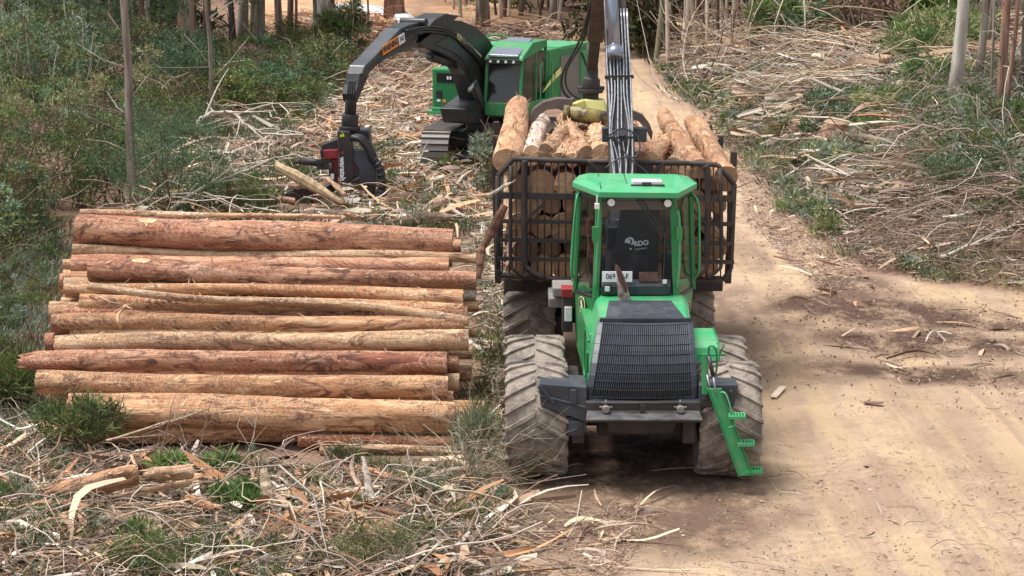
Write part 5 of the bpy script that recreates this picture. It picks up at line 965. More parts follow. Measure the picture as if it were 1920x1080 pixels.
heap(S, ZG, 1500, 1700, 3000, PINK + TAN + BROWN, PINK * 2 + ORG + TAN, PINK + ORG + BROWN, hi=.4, Ls=(.5, 3), rs=(.01, .035), Lr=(.5, 2.2), wr=(.05, .2), ll=(.1, .3), lw=.04)
planks(ZC, 260, (.4, 1.6), (.03, .09), TAN + ORG + PALE + PINK, .25)
heap(S, [(490, 60), (640, 70), (760, 62), (740, 30), (560, 28)], 260, 120, 900, PINK + BROWN, ORG + TAN, BROWN + ORG, hi=.2, Ls=(.4, 2.5), rs=(.01, .03), Lr=(.4, 1.5), wr=(.05, .2), ll=(.1, .3), lw=.05)
stuff(S, 'slash_around_the_harvester')
S = Soup()
heap(S, ZD, 7200, 3000, 16000, PALE * 5 + TAN * 2 + BROWN, TAN * 2 + PALE * 3 + PINK, BROWN + GREY * 2 + DRYG + GRN, hi=.42, Ls=(.4, 3.2), rs=(.008, .03), Lr=(.4, 2.6), wr=(.05, .18), bend=.13, bias=.25, spread=.55, ll=(.1, .25), lw=.03, patch=.9)
heap(S, ZF, 2600, 700, 3000, PALE + TAN * 2 + BROWN, TAN + ORG + PINK, BROWN + DRYG, hi=.5, Ls=(.6, 4), rs=(.012, .04), Lr=(.6, 3), wr=(.06, .22), bias=.1, spread=.5, ll=(.15, .4), lw=.05, patch=.9)
planks(ZD, 320, (.5, 2.4), (.04, .11), TAN + ORG + PALE * 2 + PINK, .25)
stuff(S, 'slash_on_the_upper_bank')
S = Soup()
heap(S, ZE, 7600, 1000, 15000, PINK * 3 + PALE + BROWN * 2, PINK + PALE + TAN, BROWN * 2 + PINK * 2 + GREY, hi=.22, Ls=(.15, 1.7), rs=(.004, .013), Lr=(.2, 1.0), wr=(.02, .07), bias=.45, spread=.6, ll=(.05, .16), lw=.014, patch=1.4)
heap(S, ZH, 2200, 500, 9000, PALE + PINK + BROWN, PINK + PALE, GREY + GRN + BROWN, hi=.4, Ls=(.3, 2.6), rs=(.005, .018), wr=(.03, .08), ll=(.08, .2), lw=.022, bend=.16)
heap(S, [(1960, 120), (2500, 60), (2700, 560), (1990, 580)], 3000, 500, 7000, PINK * 2 + PALE + BROWN, PINK + TAN, BROWN + GREY + PINK, hi=.25, Ls=(.3, 2.2), rs=(.005, .016), wr=(.03, .08), ll=(.06, .18), lw=.016)
stuff(S, 'slash_on_the_lower_bank')
AVOID = False
S = Soup()   # thin scatter of twigs, bark crumbs and clods over the track
ZR = [(960, 900), (1000, 1110), (1990, 1110), (1990, 560), (1600, 520), (1400, 330), (1250, 180), (1190, 200), (1380, 500), (1440, 900), (1100, 900)]
heap(S, ZR, 700, 160, 1500, BROWN * 2 + PALE + PINK, TAN + BROWN + PINK, BROWN * 2 + PINK + TAN, hi=.015, Ls=(.05, .5), rs=(.002, .006), Lr=(.05, .25), wr=(.01, .04), ll=(.02, .07), lw=.008, patch=1.6)
heap(S, [(1250, 900), (1450, 620), (1990, 760), (1990, 1110), (1100, 1110)], 600, 60, 900, BROWN * 2 + PINK, TAN + BROWN, BROWN * 2 + PINK, hi=.01, Ls=(.05, .4), rs=(.002, .005), Lr=(.05, .2), wr=(.01, .03), ll=(.02, .06), lw=.007, patch=2.6)
heap(S, [(1560, 520), (1990, 570), (1990, 760), (1700, 720), (1480, 600)], 400, 60, 1100, BROWN * 2 + PINK, TAN + BROWN, BROWN * 3, hi=.03, Ls=(.05, .4), rs=(.003, .007), ll=(.03, .09), lw=.014, patch=1.1)
heap(S, [(1380, 300), (1450, 330), (1620, 520), (1560, 560), (1400, 420)], 900, 100, 4000, BROWN + PINK * 2 + PALE, TAN + PINK, BROWN + PINK, hi=.04, Ls=(.05, .6), rs=(.003, .008), ll=(.03, .09), lw=.01)
n = 1200; p = zone(ZR, n, .4); ok = wav(p[:, 0], p[:, 1], 1.9) > .0; p = p[ok]; n = len(p); leaves(S, p + [0, 0, .01], unit(np.c_[rng.normal(size=(n, 2)), np.full(n, .9)]), rng.uniform(.02, .055, n), rng.uniform(.012, .03, n), pick([(.34, .22, .14), (.22, .14, .09), (.45, .32, .2)], n, .2))
stuff(S, 'twig_scatter')
def clump(S, c, R, hgt, n, cols, lf=(.05, .10), lw=.008, stems=14, dens=.75, tone=1.0, g=rng, stemc=BROWN, sub=None):
    """a bush: stems fanning from c, leaf sprays gathered in lumps with gaps between them"""
    sub = sub or max(10, int(n / 55)); c = np.array(c, float)
    a = g.uniform(0, 2 * math.pi, sub); rr = np.sqrt(g.random(sub)) * R * .85; zz = hgt * (.18 + .78 * g.random(sub) ** .8) * (1 - .35 * (rr / R) ** 2)
    sc = np.c_[c[0] + rr * np.cos(a), c[1] + rr * np.sin(a), c[2] + zz]; k = g.integers(0, sub, n); lr = g.uniform(.10, .26, sub) * R
    off = g.normal(size=(n, 3)) * [1, 1, .62]; off *= (g.random((n, 1)) ** .4) / np.maximum(np.linalg.norm(off, axis=1, keepdims=True), .1); p = sc[k] + off * lr[k][:, None] * 1.25
    p[:, 2] = np.maximum(p[:, 2], c[2] + .03); tint = pick(cols, sub, .22, g)[k] * g.uniform(.65, 1.35, (n, 1)) * tone
    leaves(S, p, unit(off * .8 + g.normal(0, .5, (n, 3)) + [0, 0, .35]), g.uniform(*lf, n), np.full(n, lw), np.clip(tint, .008, .9), g)
    if stems:
        j = g.integers(0, sub, stems); b0 = np.tile(c, (stems, 1)) + np.c_[g.normal(0, R * .12, (stems, 2)), np.zeros(stems)]; d = sc[j] - b0; L = np.linalg.norm(d, axis=1) * 1.05
        sticks(S, b0, d, L, np.full(stems, .006 + .006 * hgt), pick(stemc, stems, .3, g), .06)
# grass and low greens
S = Soup()
def grass(poly, clumps, per, col, L=(.12, .35), wd=.006, rad=.14, even=.4, up=1.6):
    c = zone(poly, clumps, even); k = np.repeat(np.arange(clumps), per); n = len(k); off = rng.normal(0, rad, (n, 2)); p = c[k].copy(); p[:, 0] += off[:, 0]; p[:, 1] += off[:, 1]; p[:, 2] = height(p[:, 0], p[:, 1])
    base = pick(col, clumps, .25)[k] * rng.uniform(.7, 1.3, (n, 1)); s_ = rng.uniform(.6, 1.3, clumps)[k]
    leaves(S, p, unit(np.c_[off / rad * .45 + rng.normal(0, .35, (n, 2)), np.full(n, up)]), rng.uniform(*L, n) * s_, np.full(n, wd), np.clip(base, .01, .9), droop=.15)
grass(ZA, 210, 60, GRN + GREY * 2 + DRYG + OLIVE, (.10, .30)); grass(ZB, 110, 60, GREY * 2 + DRYG + GRN + OLIVE, (.12, .4), .007)
grass([(-40, 390), (140, 430), (110, 600), (40, 720), (80, 800), (-40, 830)], 260, 60, OLIVE + GREY * 2 + BROWN, (.1, .3), .010, .3); grass(ZC, 260, 50, GREY + GRN + OLIVE, (.2, .5), .016, .3)
grass(ZD, 150, 45, GREY + GRN + DRYG * 2, (.2, .5), .022, .35); grass(ZE, 90, 45, GREY + DRYG + GRN, (.15, .35), .012, .25); grass(ZH, 240, 60, GREY + GRN + OLIVE, (.2, .6), .02, .35); grass(ZF, 120, 40, GRN + OLIVE + DRYG, (.3, .8), .04, .5)
for q in zone(ZA, 80, .5): clump(S, q, rng.uniform(.15, .4), rng.uniform(.15, .38), 300, GRN + OLIVE + GREY, (.05, .12), .007, stems=4)
for q in zone(ZC, 40, .5): clump(S, q, rng.uniform(.4, .9), rng.uniform(.3, .8), 420, GRN + OLIVE + GREY * 2, (.08, .18), .014, stems=6)
for q in zone(ZD, 80, .6): clump(S, q, rng.uniform(.4, .9), rng.uniform(.2, .6), 300, GRN + DRYG + GREY * 2, (.1, .25), .024, stems=4)
for q in zone(ZE, 16, .6): clump(S, q, rng.uniform(.3, .6), rng.uniform(.12, .35), 260, GREY + DRYG + OLIVE, (.08, .18), .014, stems=4)
for q in zone(ZH, 60, .6): clump(S, q, rng.uniform(.5, 1.0), rng.uniform(.4, .9), 500, GRN + OLIVE + GREY * 2, (.08, .2), .016, stems=6)
stuff(S, 'grass', 'leaf')

# ------------------------------------------------------------ shrubs
# scrub on the left: one mass
S = Soup(); SCR = [(-60, 95), (330, 100), (520, 100), (640, 105), (650, 180), (560, 215), (420, 235), (330, 300), (235, 395), (130, 400), (60, 480), (-60, 560)]
pts = zone(SCR, 400, .75)
for q in pts:
    d_ = q[1]; hh = rng.uniform(.9, 2.3) * (1.15 if q[0] / d_ < -.17 else .75); kind = rng.random(); cols = OLIVE if kind < .55 else (GRN if kind < .68 else (BLUEG if kind < .80 else (BROWN if kind < .92 else DRYG)))
    clump(S, q, rng.uniform(.6, 1.1), hh, 900, cols, (.06, .14), .014 if d_ < 60 else .02, stems=5, sub=18, tone=rng.uniform(.65, 1.6), stemc=BROWN)
pts = zone([(-500, 90), (-60, 90), (-60, 560), (-500, 600)], 90, .75)
for q in pts: clump(S, q, rng.uniform(.6, 1.2), rng.uniform(.9, 2.6), 700, OLIVE * 2 + GRN + BROWN, (.06, .15), .015, stems=5, sub=16, tone=rng.uniform(.65, 1.4))
pts = zone([(-60, 560), (60, 470), (120, 420), (130, 470), (95, 560), (60, 640), (-60, 700)], 26, .6)
for q in pts: clump(S, q, rng.uniform(.25, .5), rng.uniform(.25, .6), 500, OLIVE + GRN + GREY, (.05, .12), .008, stems=5)
pts = zone([(-60, 90), (330, 85), (340, 130), (200, 240), (-60, 330)], 36, .8)
for q in pts: clump(S, q, rng.uniform(.7, 1.2), rng.uniform(2.6, 4.4), 1500, OLIVE * 2 + GREY + BLUEG, (.08, .17), .018, stems=8, sub=34, tone=rng.uniform(.7, 1.5), stemc=BROWN + PALE)
p = zone(SCR, 420, .7); n = len(p); p[:, 2] += rng.uniform(.1, 1.2, n); sticks(S, p, unit(np.c_[rng.normal(0, 1, (n, 2)), rng.uniform(-.1, .9, n)]), rng.uniform(.4, 2.4, n), rng.uniform(.004, .014, n), pick(PALE + PINK + BROWN, n, .2), .12)
stuff(S, 'scrub', 'leaf')
# woodland far behind: poles and dark understorey as one mass
S = Soup()
def woods(n, a0, a1, y0, y1, hmax, dens_r=(.03, .13), cols=PALE + PINK + BROWN * 2):
    y = rng.uniform(y0, y1, n); x = rng.uniform(a0, a1, n) * y; keep = roadmask(x, y) < .2; x, y = x[keep], y[keep]; n = len(x); z = height(x, np.minimum(y, 150)) + np.maximum(y - 150, 0) * .034
    sticks(S, np.c_[x, y, z], unit(np.c_[rng.normal(0, .05, (n, 2)), np.ones(n)]), rng.uniform(.55, 1, n) * hmax, rng.uniform(0, 1, n) ** 2 * (dens_r[1] - dens_r[0]) + dens_r[0], pick(cols, n, .3), .012, 5, 5, taper=.5)
yR, yM, yL = G(1500, 46).y, G(970, 38).y, G(200, 78).y
woods(1000, .05, .29, yR - 2, 140, 12, cols=PALE + BROWN + GREY + PALE); woods(330, -.03, .06, yM, 150, 12, cols=PALE + BROWN); woods(70, -.13, -.01, 126, 150, 12); woods(330, -.3, -.15, yL - 12, 140, 11, (.04, .16), cols=BROWN + PINK + PALE)
def under(n, a0, a1, y0, y1, h, cols, tone=.8):
    for _ in range(n):
        y = rng.uniform(y0, y1); x = rng.uniform(a0, a1) * y; clump(S, (x, y, float(height(x, y))), rng.uniform(1.2, 2.6), rng.uniform(.5, 1) * h, 420, cols, (.25, .5), .07, stems=3, tone=tone * rng.uniform(.6, 1.2))
under(300, .05, .29, yR + 4, 125, 3.6, OLIVE * 3 + [(.05, .05, .03)], .5); under(90, -.03, .06, yM + 3, 145, 3.5, OLIVE + BLUEG, .65); under(34, -.14, -.01, 124, 148, 4.5, OLIVE * 2 + BROWN, .6); under(120, -.30, -.16, 78, 110, 5.0, OLIVE * 2 + BLUEG * 2 + BROWN, .75); under(120, -.30, -.13, 105, 145, 7, OLIVE * 2 + BLUEG * 2 + BROWN, .65)
y = rng.uniform(yR - 8, yR + 14, 900); x = rng.uniform(.075, .27, 900) * y; sticks(S, np.c_[x, y, height(x, y)], unit(np.c_[rng.normal(0, .6, (900, 2)), np.ones(900)]), rng.uniform(.6, 4, 900), rng.uniform(.012, .04, 900), pick(PALE + PINK, 900, .3), .1)
stuff(S, 'distant_woodland', 'leaf')

# shrubs and greens one can single out
def shrub(label, q, R, h, n, cols, lf=(.05, .11), lw=.009, stems=14, tone=1.0, name='shrub', cat='shrub', group=None, stemc=BROWN, sub=None):
    q = Vector(q); F = Soup(); g = np.random.default_rng(abs(hash(round(q.x * 100) * 7 + round(q.y * 100))) % 100000)
    T = Soup(); clump(F, (0, 0, 0), R, h, n, cols, lf, lw, 0, tone=tone, g=g, sub=sub); g2 = np.random.default_rng(5)
    b0 = np.c_[g2.normal(0, R * .1, (stems, 2)), np.zeros(stems)]; sticks(T, b0, unit(np.c_[g2.normal(0, .5 * R / max(h, .2), (stems, 2)), np.ones(stems)]), g2.uniform(.6, 1.05, stems) * h, np.full(stems, .006 + .006 * h), pick(stemc, stems, .3, g2), .08, 5, 4)
    e = empty(name, q, label, cat, group); F.build('foliage', 'leaf', parent=e); T.build('stem', 'vc', parent=e); return e
shrub('bushy blue green wattle beside the slender trunk behind the log stack', G(322, 405), 1.35, 2.5, 9000, BLUEG, (.05, .11), .008, 12, 1.15, sub=90)
shrub('upright yellow green bush in front of the sandy clearing, left of the harvester arm', G(643, 128), 1.0, 2.6, 3200, GRN + DRYG + OLIVE, (.2, .4), .022, 26, 1.0, stemc=PALE)
shrub('dark green fern clump spilling over the left end of the front log', P(140, 800, 25.3) - Vector((0, 0, .15)), .6, .45, 2400, GRN + OLIVE, (.08, .2), .010, 16, .95)
shrub('feathery olive heath bush at the bottom centre of the photo', G(690, 1075), .55, .55, 5200, OLIVE + DRYG, (.03, .07), .004, 30, 1.25, sub=70)
shrub('low olive green bush at the bottom edge, left of the heath bush', G(285, 1085), .5, .45, 3600, OLIVE + GRN, (.04, .09), .006, 22, 1.1, sub=50)
shrub('bright green leafy tuft growing among the slash near the two log chunks', G(320, 905), .22, .32, 420, [(.12, .19, .05), (.16, .22, .07)], (.12, .24), .014, 8, 1.1, 'leafy_tuft', 'tuft')
shrub('bright green leafy tuft below the upright pale bark slab', G(452, 965), .32, .32, 700, [(.09, .16, .045), (.07, .12, .04)], (.10, .2), .016, 8, 1.1, 'leafy_tuft', 'tuft')
shrub('small green tuft right of the orange log chunks, under the stack', G(408, 900), .3, .28, 520, GRN, (.1, .2), .014, 8, 1.2, 'leafy_tuft', 'tuft')
shrub('green tuft at the very bottom left, above the low olive bush', G(258, 1030), .28, .25, 520, [(.09, .15, .045)], (.08, .18), .014, 8, 1.1, 'leafy_tuft', 'tuft')
shrub('long bladed grass tussock at the left edge beside the log stack', G(15, 765), .5, .6, 1500, OLIVE + GRN, (.3, .6), .010, 4, .95, 'grass_tussock', 'tussock')
shrub('round green bush among pale slash at the top of the bank', G(1449, 92), 1.3, 1.7, 3000, OLIVE + GRN, (.15, .3), .035, 8, 1.25)
shrub('small blue green bush right of the round green bush', G(1492, 88), .8, 1.0, 1400, BLUEG, (.15, .3), .03, 6, 1.1)
shrub('small blue green bush left of the brown dead bush', G(1564, 82), .8, 1.4, 1300, BLUEG + GREY, (.15, .3), .03, 6, 1.1)
shrub('brown dead bush at the edge of the trees', G(1612, 82), 1.6, 1.7, 3200, BROWN + [(.16, .12, .05)], (.15, .3), .03, 16, 1.0)
shrub('bright yellow green bush before the thick trunk at the upper right', G(1735, 58), 1.4, 1.7, 2600, [(.14, .22, .04), (.10, .17, .03)], (.2, .4), .04, 6, 1.2)
shrub('yellow green bushes left of the white trunk', G(1768, 108), 1.9, 1.4, 3600, DRYG + GRN, (.15, .35), .03, 10, 1.2)
shrub('green bush halfway down the bank left of the white trunk', G(1720, 128), 1.2, 1.1, 2200, GRN + DRYG, (.12, .3), .025, 8, 1.2)
shrub('light green sapling clump nearest the white trunk base', G(1760, 172), 1.0, .9, 2000, GRN + DRYG, (.12, .25), .022, 8, 1.3)
shrub('small green tuft in the middle of the slash bank', G(1430, 158), .5, .5, 600, GRN + DRYG, (.12, .25), .022, 4, 1.3)
shrub('yellowish tuft at the near edge of the slash, above the track bend', G(1332, 192), .5, .5, 700, DRYG + GRN, (.1, .25), .02, 5, 1.3)
shrub('dry yellow tuft near the cut stump on the bank', G(1452, 272), .4, .45, 700, DRYG, (.12, .3), .012, 8, 1.2)
shrub('grey blue fallen foliage in the middle of the bank', G(1590, 205), 1.1, .5, 2200, GREY + BLUEG, (.1, .25), .02, 8, 1.1)
shrub('yellow green tuft right of the grey blue foliage', G(1655, 210), .8, .6, 1600, DRYG + GRN, (.1, .25), .02, 8, 1.3)
shrub('green grass patch on the edge of the track by the bank foot', G(1492, 392), .5, .18, 1500, DRYG + GRN, (.06, .14), .006, 4, 1.5, 'grass_patch', 'grass')
shrub('dark green bush at the right edge under the leaning pole', G(1893, 262), .7, 1.0, 1600, OLIVE + GRN, (.08, .2), .015, 8, 1.0)
shrub('grey green bush at the right edge below the leaning pole', G(1850, 345), 1.4, .7, 4200, GREY + BLUEG + GRN, (.06, .14), .010, 20, 1.0, sub=60)
shrub('brown and rust coloured bush beside the grey green bush', G(1745, 330), .8, .6, 2000, BROWN + [(.30, .2, .06)], (.06, .14), .010, 12, 1.1)
shrub('small bush under the harvester boom, left of its tracks', G(565, 215), .9, 1.0, 2600, GRN + OLIVE, (.08, .18), .014, 10, 1.1)
shrub('green bush behind the saw box of the harvester head', G(438, 395), 1.0, .9, 3000, GRN + OLIVE, (.07, .15), .012, 10, 1.1)
shrub('leafy eucalypt sprays leaning on the harvester beside the left load log', G(915, 372), .45, 1.9, 900, GREY + OLIVE, (.12, .24), .013, 10, 1.1, sub=24)
shrub('olive tussock at the right end of the stack, beside the front tyre', G(892, 850), .35, .6, 1500, OLIVE + DRYG + GREY, (.12, .35), .005, 24, 1.1, 'grass_tussock', 'tussock')
shrub('dusty olive bush beside the left tyres of the forwarder', G(925, 700), .35, .7, 2200, OLIVE + DRYG, (.04, .1), .006, 20, 1.1)
shrub('low spiky bush in front of the two bottom logs', G(655, 880), .3, .3, 900, OLIVE + GREY, (.05, .12), .006, 14, 1.1)
# dry twiggy bush before the front left tyre
S = Soup(); q = G(905, 905); n = 90; g = rng
d = unit(np.c_[g.normal(.35, .55, n), g.normal(-.1, .3, n), g.uniform(.15, .9, n)]); b0 = np.c_[q.x + g.normal(0, .15, n), q.y + g.normal(0, .12, n), np.full(n, q.z)]; L = g.uniform(.4, 1.25, n)
ctr = sticks(S, b0, d, L, g.uniform(.003, .007, n), pick(PALE + DRYG + TAN, n, .2), .08, 5)
for k in (2, 3, 4, 5):
    for _ in range(3): sticks(S, ctr[k], d + g.normal(0, .45, (n, 3)), L * g.uniform(.15, .35, n), np.full(n, .0022), pick(DRYG + PALE + OLIVE, n, .2), .08, 2)
S.build('dry_bush', 'vc', label='dry twiggy bush sprawling in front of the left front tyre', cat='bush')

# ------------------------------------------------------------ dead branches and slabs one can single out
def branch(label, pts, r0, r1, col, twigs=6, cat='branch', name='dead_branch', rise=None, tw=(.3, .8), seed=0):
    g = np.random.default_rng(seed + len(pts) * 13 + int(pts[0][0])); Q = []
    for i, q in enumerate(pts):
        v = G(q[0], q[1]) if len(q) == 2 else P(q[0], q[1], q[2])
        Q.append(v + Vector((0, 0, r0 + (.10 + .08 * math.sin(i * 2.1) if len(q) == 2 else 0))))
    c = curve_pts(Q, 4); m = len(c); mb = MB(); rr = [r0 + (r1 - r0) * i / (m - 1) for i in range(m)]; mb.tube([v + Vector(g.normal(0, r0 * .35, 3)) for v in c], rr, 7)
    for _ in range(twigs):
        i = int(g.integers(m // 5, m - 1)); d = (c[min(i + 1, m - 1)] - c[i - 1]).normalized(); s_ = Vector(g.normal(0, 1, 3)); s_.z = abs(s_.z) * .5; d2 = (d * .8 + s_ * .6).normalized(); L = g.uniform(*tw)
        mid = c[i] + d2 * L * .5 + Vector(g.normal(0, .05 * L, 3)); tp_ = curve_pts([c[i], mid, c[i] + d2 * L + Vector((0, 0, -.05 * L))], 4); mb.tube(tp_, [rr[i] * (.55 - .4 * z_ / (len(tp_) - 1)) for z_ in range(len(tp_))], 5)
        if g.random() < .7: mb.tube([mid, mid + (d2 + Vector(g.normal(0, .5, 3))).normalized() * L * .4], [rr[i] * .3, rr[i] * .15], 4)
    o = mb.build(name, mat(name + ' bark', col, .8, var=.4, scale=9, bump=.4, stretch=(1, 1, 1)), label=label, cat=cat, origin=Q[0]); return o
PB = (.56, .49, .40); FB = (.44, .37, .29); TB = (.45, .33, .22); DB = (.2, .14, .1)
branch('long pale branch arching along the bottom left of the slash', [(-20, 1012), (120, 985), (250, 952), (340, 940), (440, 933), (560, 975), (680, 1000)], .026, .010, FB, 8)
branch('pale forked branch curving above the heath bush', [(480, 912), (530, 930), (590, 962), (640, 948), (720, 958), (800, 975)], .022, .012, FB, 7)
branch('long branch lying right of the log chunks towards the track', [(560, 1000), (640, 955), (720, 945), (790, 972)], .025, .012, TB, 6)
branch('tangle of thin white twigs at the left edge before the stack', [(60, 1000), (75, 900), (70, 820), (85, 760)], .02, .008, FB, 16, tw=(.4, 1.0))
branch('white curved twig left of the fern clump', [(10, 860), (60, 840), (95, 790), (75, 740)], .014, .006, FB, 10)
branch('slender branch before the front log, angled up right', [(200, 830, 24.6), (300, 800, 24.6), (390, 770, 24.7)], .018, .008, TB, 7)
branch('dark upright twig standing before the thick front log', [(290, 880, 24.3), (308, 830, 24.35), (324, 752, 24.5)], .013, .005, DB, 3)
branch('thin dark twig right of the dark upright twig', [(365, 880, 24.4), (382, 810, 24.5), (396, 750, 24.6)], .010, .004, DB, 4)
branch('pale twig leaning against the front log near its middle', [(455, 870, 24.6), (475, 820, 24.65), (482, 765, 24.8)], .010, .004, FB, 4)
branch('big white dead branch arching out of the scrub beside the wattle', [(370, 238, 48), (385, 222, 48.3), (435, 216, 48.6), (465, 240, 48.3), (500, 255, 48), (570, 258, 47.5)], .055, .025, PB, 12, tw=(.6, 1.8))
branch('pale long branch slanting down to the top log of the stack', [(322, 398, 44), (360, 368, 44.5), (400, 345, 45), (440, 330, 45.4), (520, 300, 46)], .045, .02, PB, 12, tw=(.5, 1.6))
branch('thin white branch running into the slash behind the saw box', [(380, 350), (430, 318), (500, 300), (560, 290)], .03, .012, PB, 14, tw=(.5, 1.6))
branch('white forked sticks below the harvester boom', [(660, 330), (690, 260), (720, 225), (760, 215)], .03, .015, PB, 14, tw=(.6, 2.0))
branch('curved pale limb lying before the harvester head hose', [(700, 392), (760, 378), (830, 372), (900, 388)], .05, .03, TB, 5)
branch('second curved limb nearer the stack, under the harvester tracks', [(740, 415), (800, 398), (870, 398), (930, 415)], .045, .02, TB, 6)
branch('fallen white pole lying across the top of the bank', [(1230, 118), (1320, 92), (1400, 78)], .05, .03, PB, 6, tw=(.6, 1.6))
branch('long pale stick on the lower bank pointing at the track', [(1450, 355), (1540, 305), (1650, 250)], .035, .015, PB, 8)
branch('pale branch across the lower bank under the stump', [(1480, 375), (1560, 330), (1640, 300), (1730, 270)], .03, .012, PINK[2], 8)
branch('rust coloured fallen limb beside the cut stump', [(1530, 265), (1575, 245), (1640, 215)], .06, .03, (.3, .15, .08), 6)
branch('curly white branches piled at the right edge of the bank', [(1700, 235), (1760, 290), (1800, 300), (1870, 275)], .035, .015, PB, 14, tw=(.5, 1.8))
branch('white splintered branch heap at the right edge above the track', [(1760, 500), (1830, 480), (1880, 440), (1935, 420)], .04, .02, PB, 16, tw=(.3, .9))
branch('forked twig bundle on the bank foot at right', [(1680, 500), (1730, 470), (1760, 430), (1800, 400)], .02, .008, PINK[2], 12, tw=(.3, .8))
branch('thin straight stick on the track left of the grass patch', [(1378, 362), (1420, 354), (1448, 350)], .014, .006, DB, 1)
branch('long thin twig lying across the track before the right tyre', [(1220, 900), (1300, 905), (1400, 903), (1490, 905)], .008, .004, DB, 2)
branch('pale twig on the dirt at the bottom of the track', [(1110, 1015), (1190, 1012), (1270, 1010)], .016, .008, TB, 2)
branch('small forked pale twig on the dark wet dirt', [(1735, 655), (1750, 642), (1775, 648)], .014, .008, PB, 2, tw=(.1, .3))
for k, (pa, pb, lab) in enumerate([((1130, 1020), (1180, 1012), 'short bark sliver left of the pale twig at the bottom'), ((1745, 480), (1690, 500), 'white slat of bark at the foot of the bank'), ((1620, 758), (1655, 762), 'brown flat bark chip on the open dirt'), ((1450, 750), (1468, 732), 'white chip of wood on the dirt right of the ladder')]):
    a, c = G(*pa), G(*pb); b = MB(); b.bar(a + Vector((0, 0, .03)), c + Vector((0, 0, .05)), .10, .018); b.build('bark_chip', mat('chip', [(.4, .28, .18), (.6, .52, .44), (.22, .13, .09), (.62, .48, .36)][k], .8, var=.3), label=lab, cat='bark chip', origin=a)
def slab_(label, a, c, w_, th, col, tilt=0, name='bark_slab', cat='bark slab', curl=.0, seed=1):
    g = np.random.default_rng(seed); a = Vector(a); c = Vector(c); d = (c - a); r = d.cross(Vector((0, 1 if abs(d.y) < abs(d.length * .8) else .2, .25))).normalized(); n_ = r.cross(d).normalized(); m = 10; top = []; bot = []
    vs = []
    for i in range(m + 1):
        t = i / m; ww = w_ * (.5 + .5 * math.sin(math.pi * min(t * 1.1 + .1, 1)) ** .5) * g.uniform(.8, 1.1); q = a + d * t + n_ * (curl * math.sin(math.pi * t) * d.length + g.normal(0, .008))
        for e in (-.5, -.2, .2, .5): vs.append(q + r * ww * e + n_ * (abs(e) * w_ * .5 + th * (1 if abs(e) < .4 else .3)))
        for e in (.5, .2, -.2, -.5): vs.append(q + r * ww * e + n_ * (abs(e) * w_ * .5))
    b = MB(); b.add(vs, [[i * 8 + j, i * 8 + (j + 1) % 8, (i + 1) * 8 + (j + 1) % 8, (i + 1) * 8 + j] for i in range(m) for j in range(8)] + [list(range(8)), list(range(m * 8, m * 8 + 8))]); return b.build(name, mat('slab', col, .75, col2=tuple(x * .55 for x in col), scale=7, stretch=(1, 1, 1), bump=.5), label=label, cat=cat, origin=a)
slab_('wide split slab of yellow wood under the harvester head', P(512, 312, 47), P(640, 382, 45.2), .30, .08, (.62, .44, .26), name='wood_slab', cat='wood slab', curl=.0)
slab_('short orange wood slab right of the split yellow slab', P(612, 340, 45.8), P(645, 372, 45.0), .26, .08, (.58, .36, .22), name='wood_slab', cat='wood slab', seed=3)
slab_('thin pale slab behind the saw box', P(520, 352, 46.5), P(592, 350, 46.3), .14, .04, (.5, .34, .24), seed=5)
slab_('upright brown splintered post in the slash before the harvester track', P(779, 372, 47.5), P(783, 330, 47.6), .14, .10, (.36, .2, .12), name='broken_post', cat='post', seed=6)
slab_('upright pale bark slab in the middle of the foreground slash', P(505, 962, 22.60), P(492, 878, 22.80), .16, .03, (.50, .38, .25), seed=7)
slab_('grey slab leaning right in the foreground, left fork', P(600, 905, 23.60), P(655, 860, 23.90), .08, .03, (.42, .34, .28), seed=8)
slab_('tall grey split slab beside the leaning grey slab', P(695, 950, 22.80), P(678, 860, 23.40), .10, .03, (.44, .36, .29), seed=9)
slab_('pale slab standing at right of the foreground slash', P(792, 965, 22.80), P(808, 910, 23.00), .09, .02, (.55, .42, .32), seed=10)
slab_('short pale slab leaning left beside the standing pale slab', P(755, 960, 22.70), P(785, 928, 22.90), .07, .02, (.50, .37, .26), seed=11)
slab_('pale curl of bark at the bottom right of the orange chunk', P(455, 1078, 21.10), P(470, 1018, 21.50), .12, .02, (.52, .42, .33), seed=12)
slab_('long tan bark strip below the thick orange log chunk', P(215, 948, 22.40), P(350, 960, 22.40), .09, .03, (.45, .27, .16), seed=13)
slab_('orange bark strip pointing at the bright green tuft', P(360, 905, 22.80), P(200, 935, 22.60), .07, .02, (.52, .33, .2), seed=14)
slab_('dark red bark slab hanging at the left edge of the gate', P(948, 385, 28.6), P(901, 478, 28.4), .14, .03, (.16, .065, .035), seed=15)
slab_('lower dark red bark slab standing under the hanging one', P(905, 455, 28.4), P(898, 522, 28.2), .12, .03, (.22, .1, .055), seed=16)
slab_('white splinter of wood poking out of the gate at left', P(915, 368, 28.7), P(968, 338, 28.9), .05, .03, (.8, .72, .6), seed=17)
slab_('large sheet of reddish bark curled before the harvester tracks', P(715, 392, 45), P(812, 372, 46), .35, .03, (.46, .27, .18), seed=18, curl=.06)
slab_('tan sheet of bark nearer the stack under the curved limbs', P(755, 418, 42.5), P(850, 410, 43), .30, .03, (.50, .34, .24), seed=19, curl=.05)
slab_('pale wood slab by the foot of the harvester track', P(700, 360, 47), P(640, 345, 47.4), .12, .04, (.6, .48, .36), seed=20)
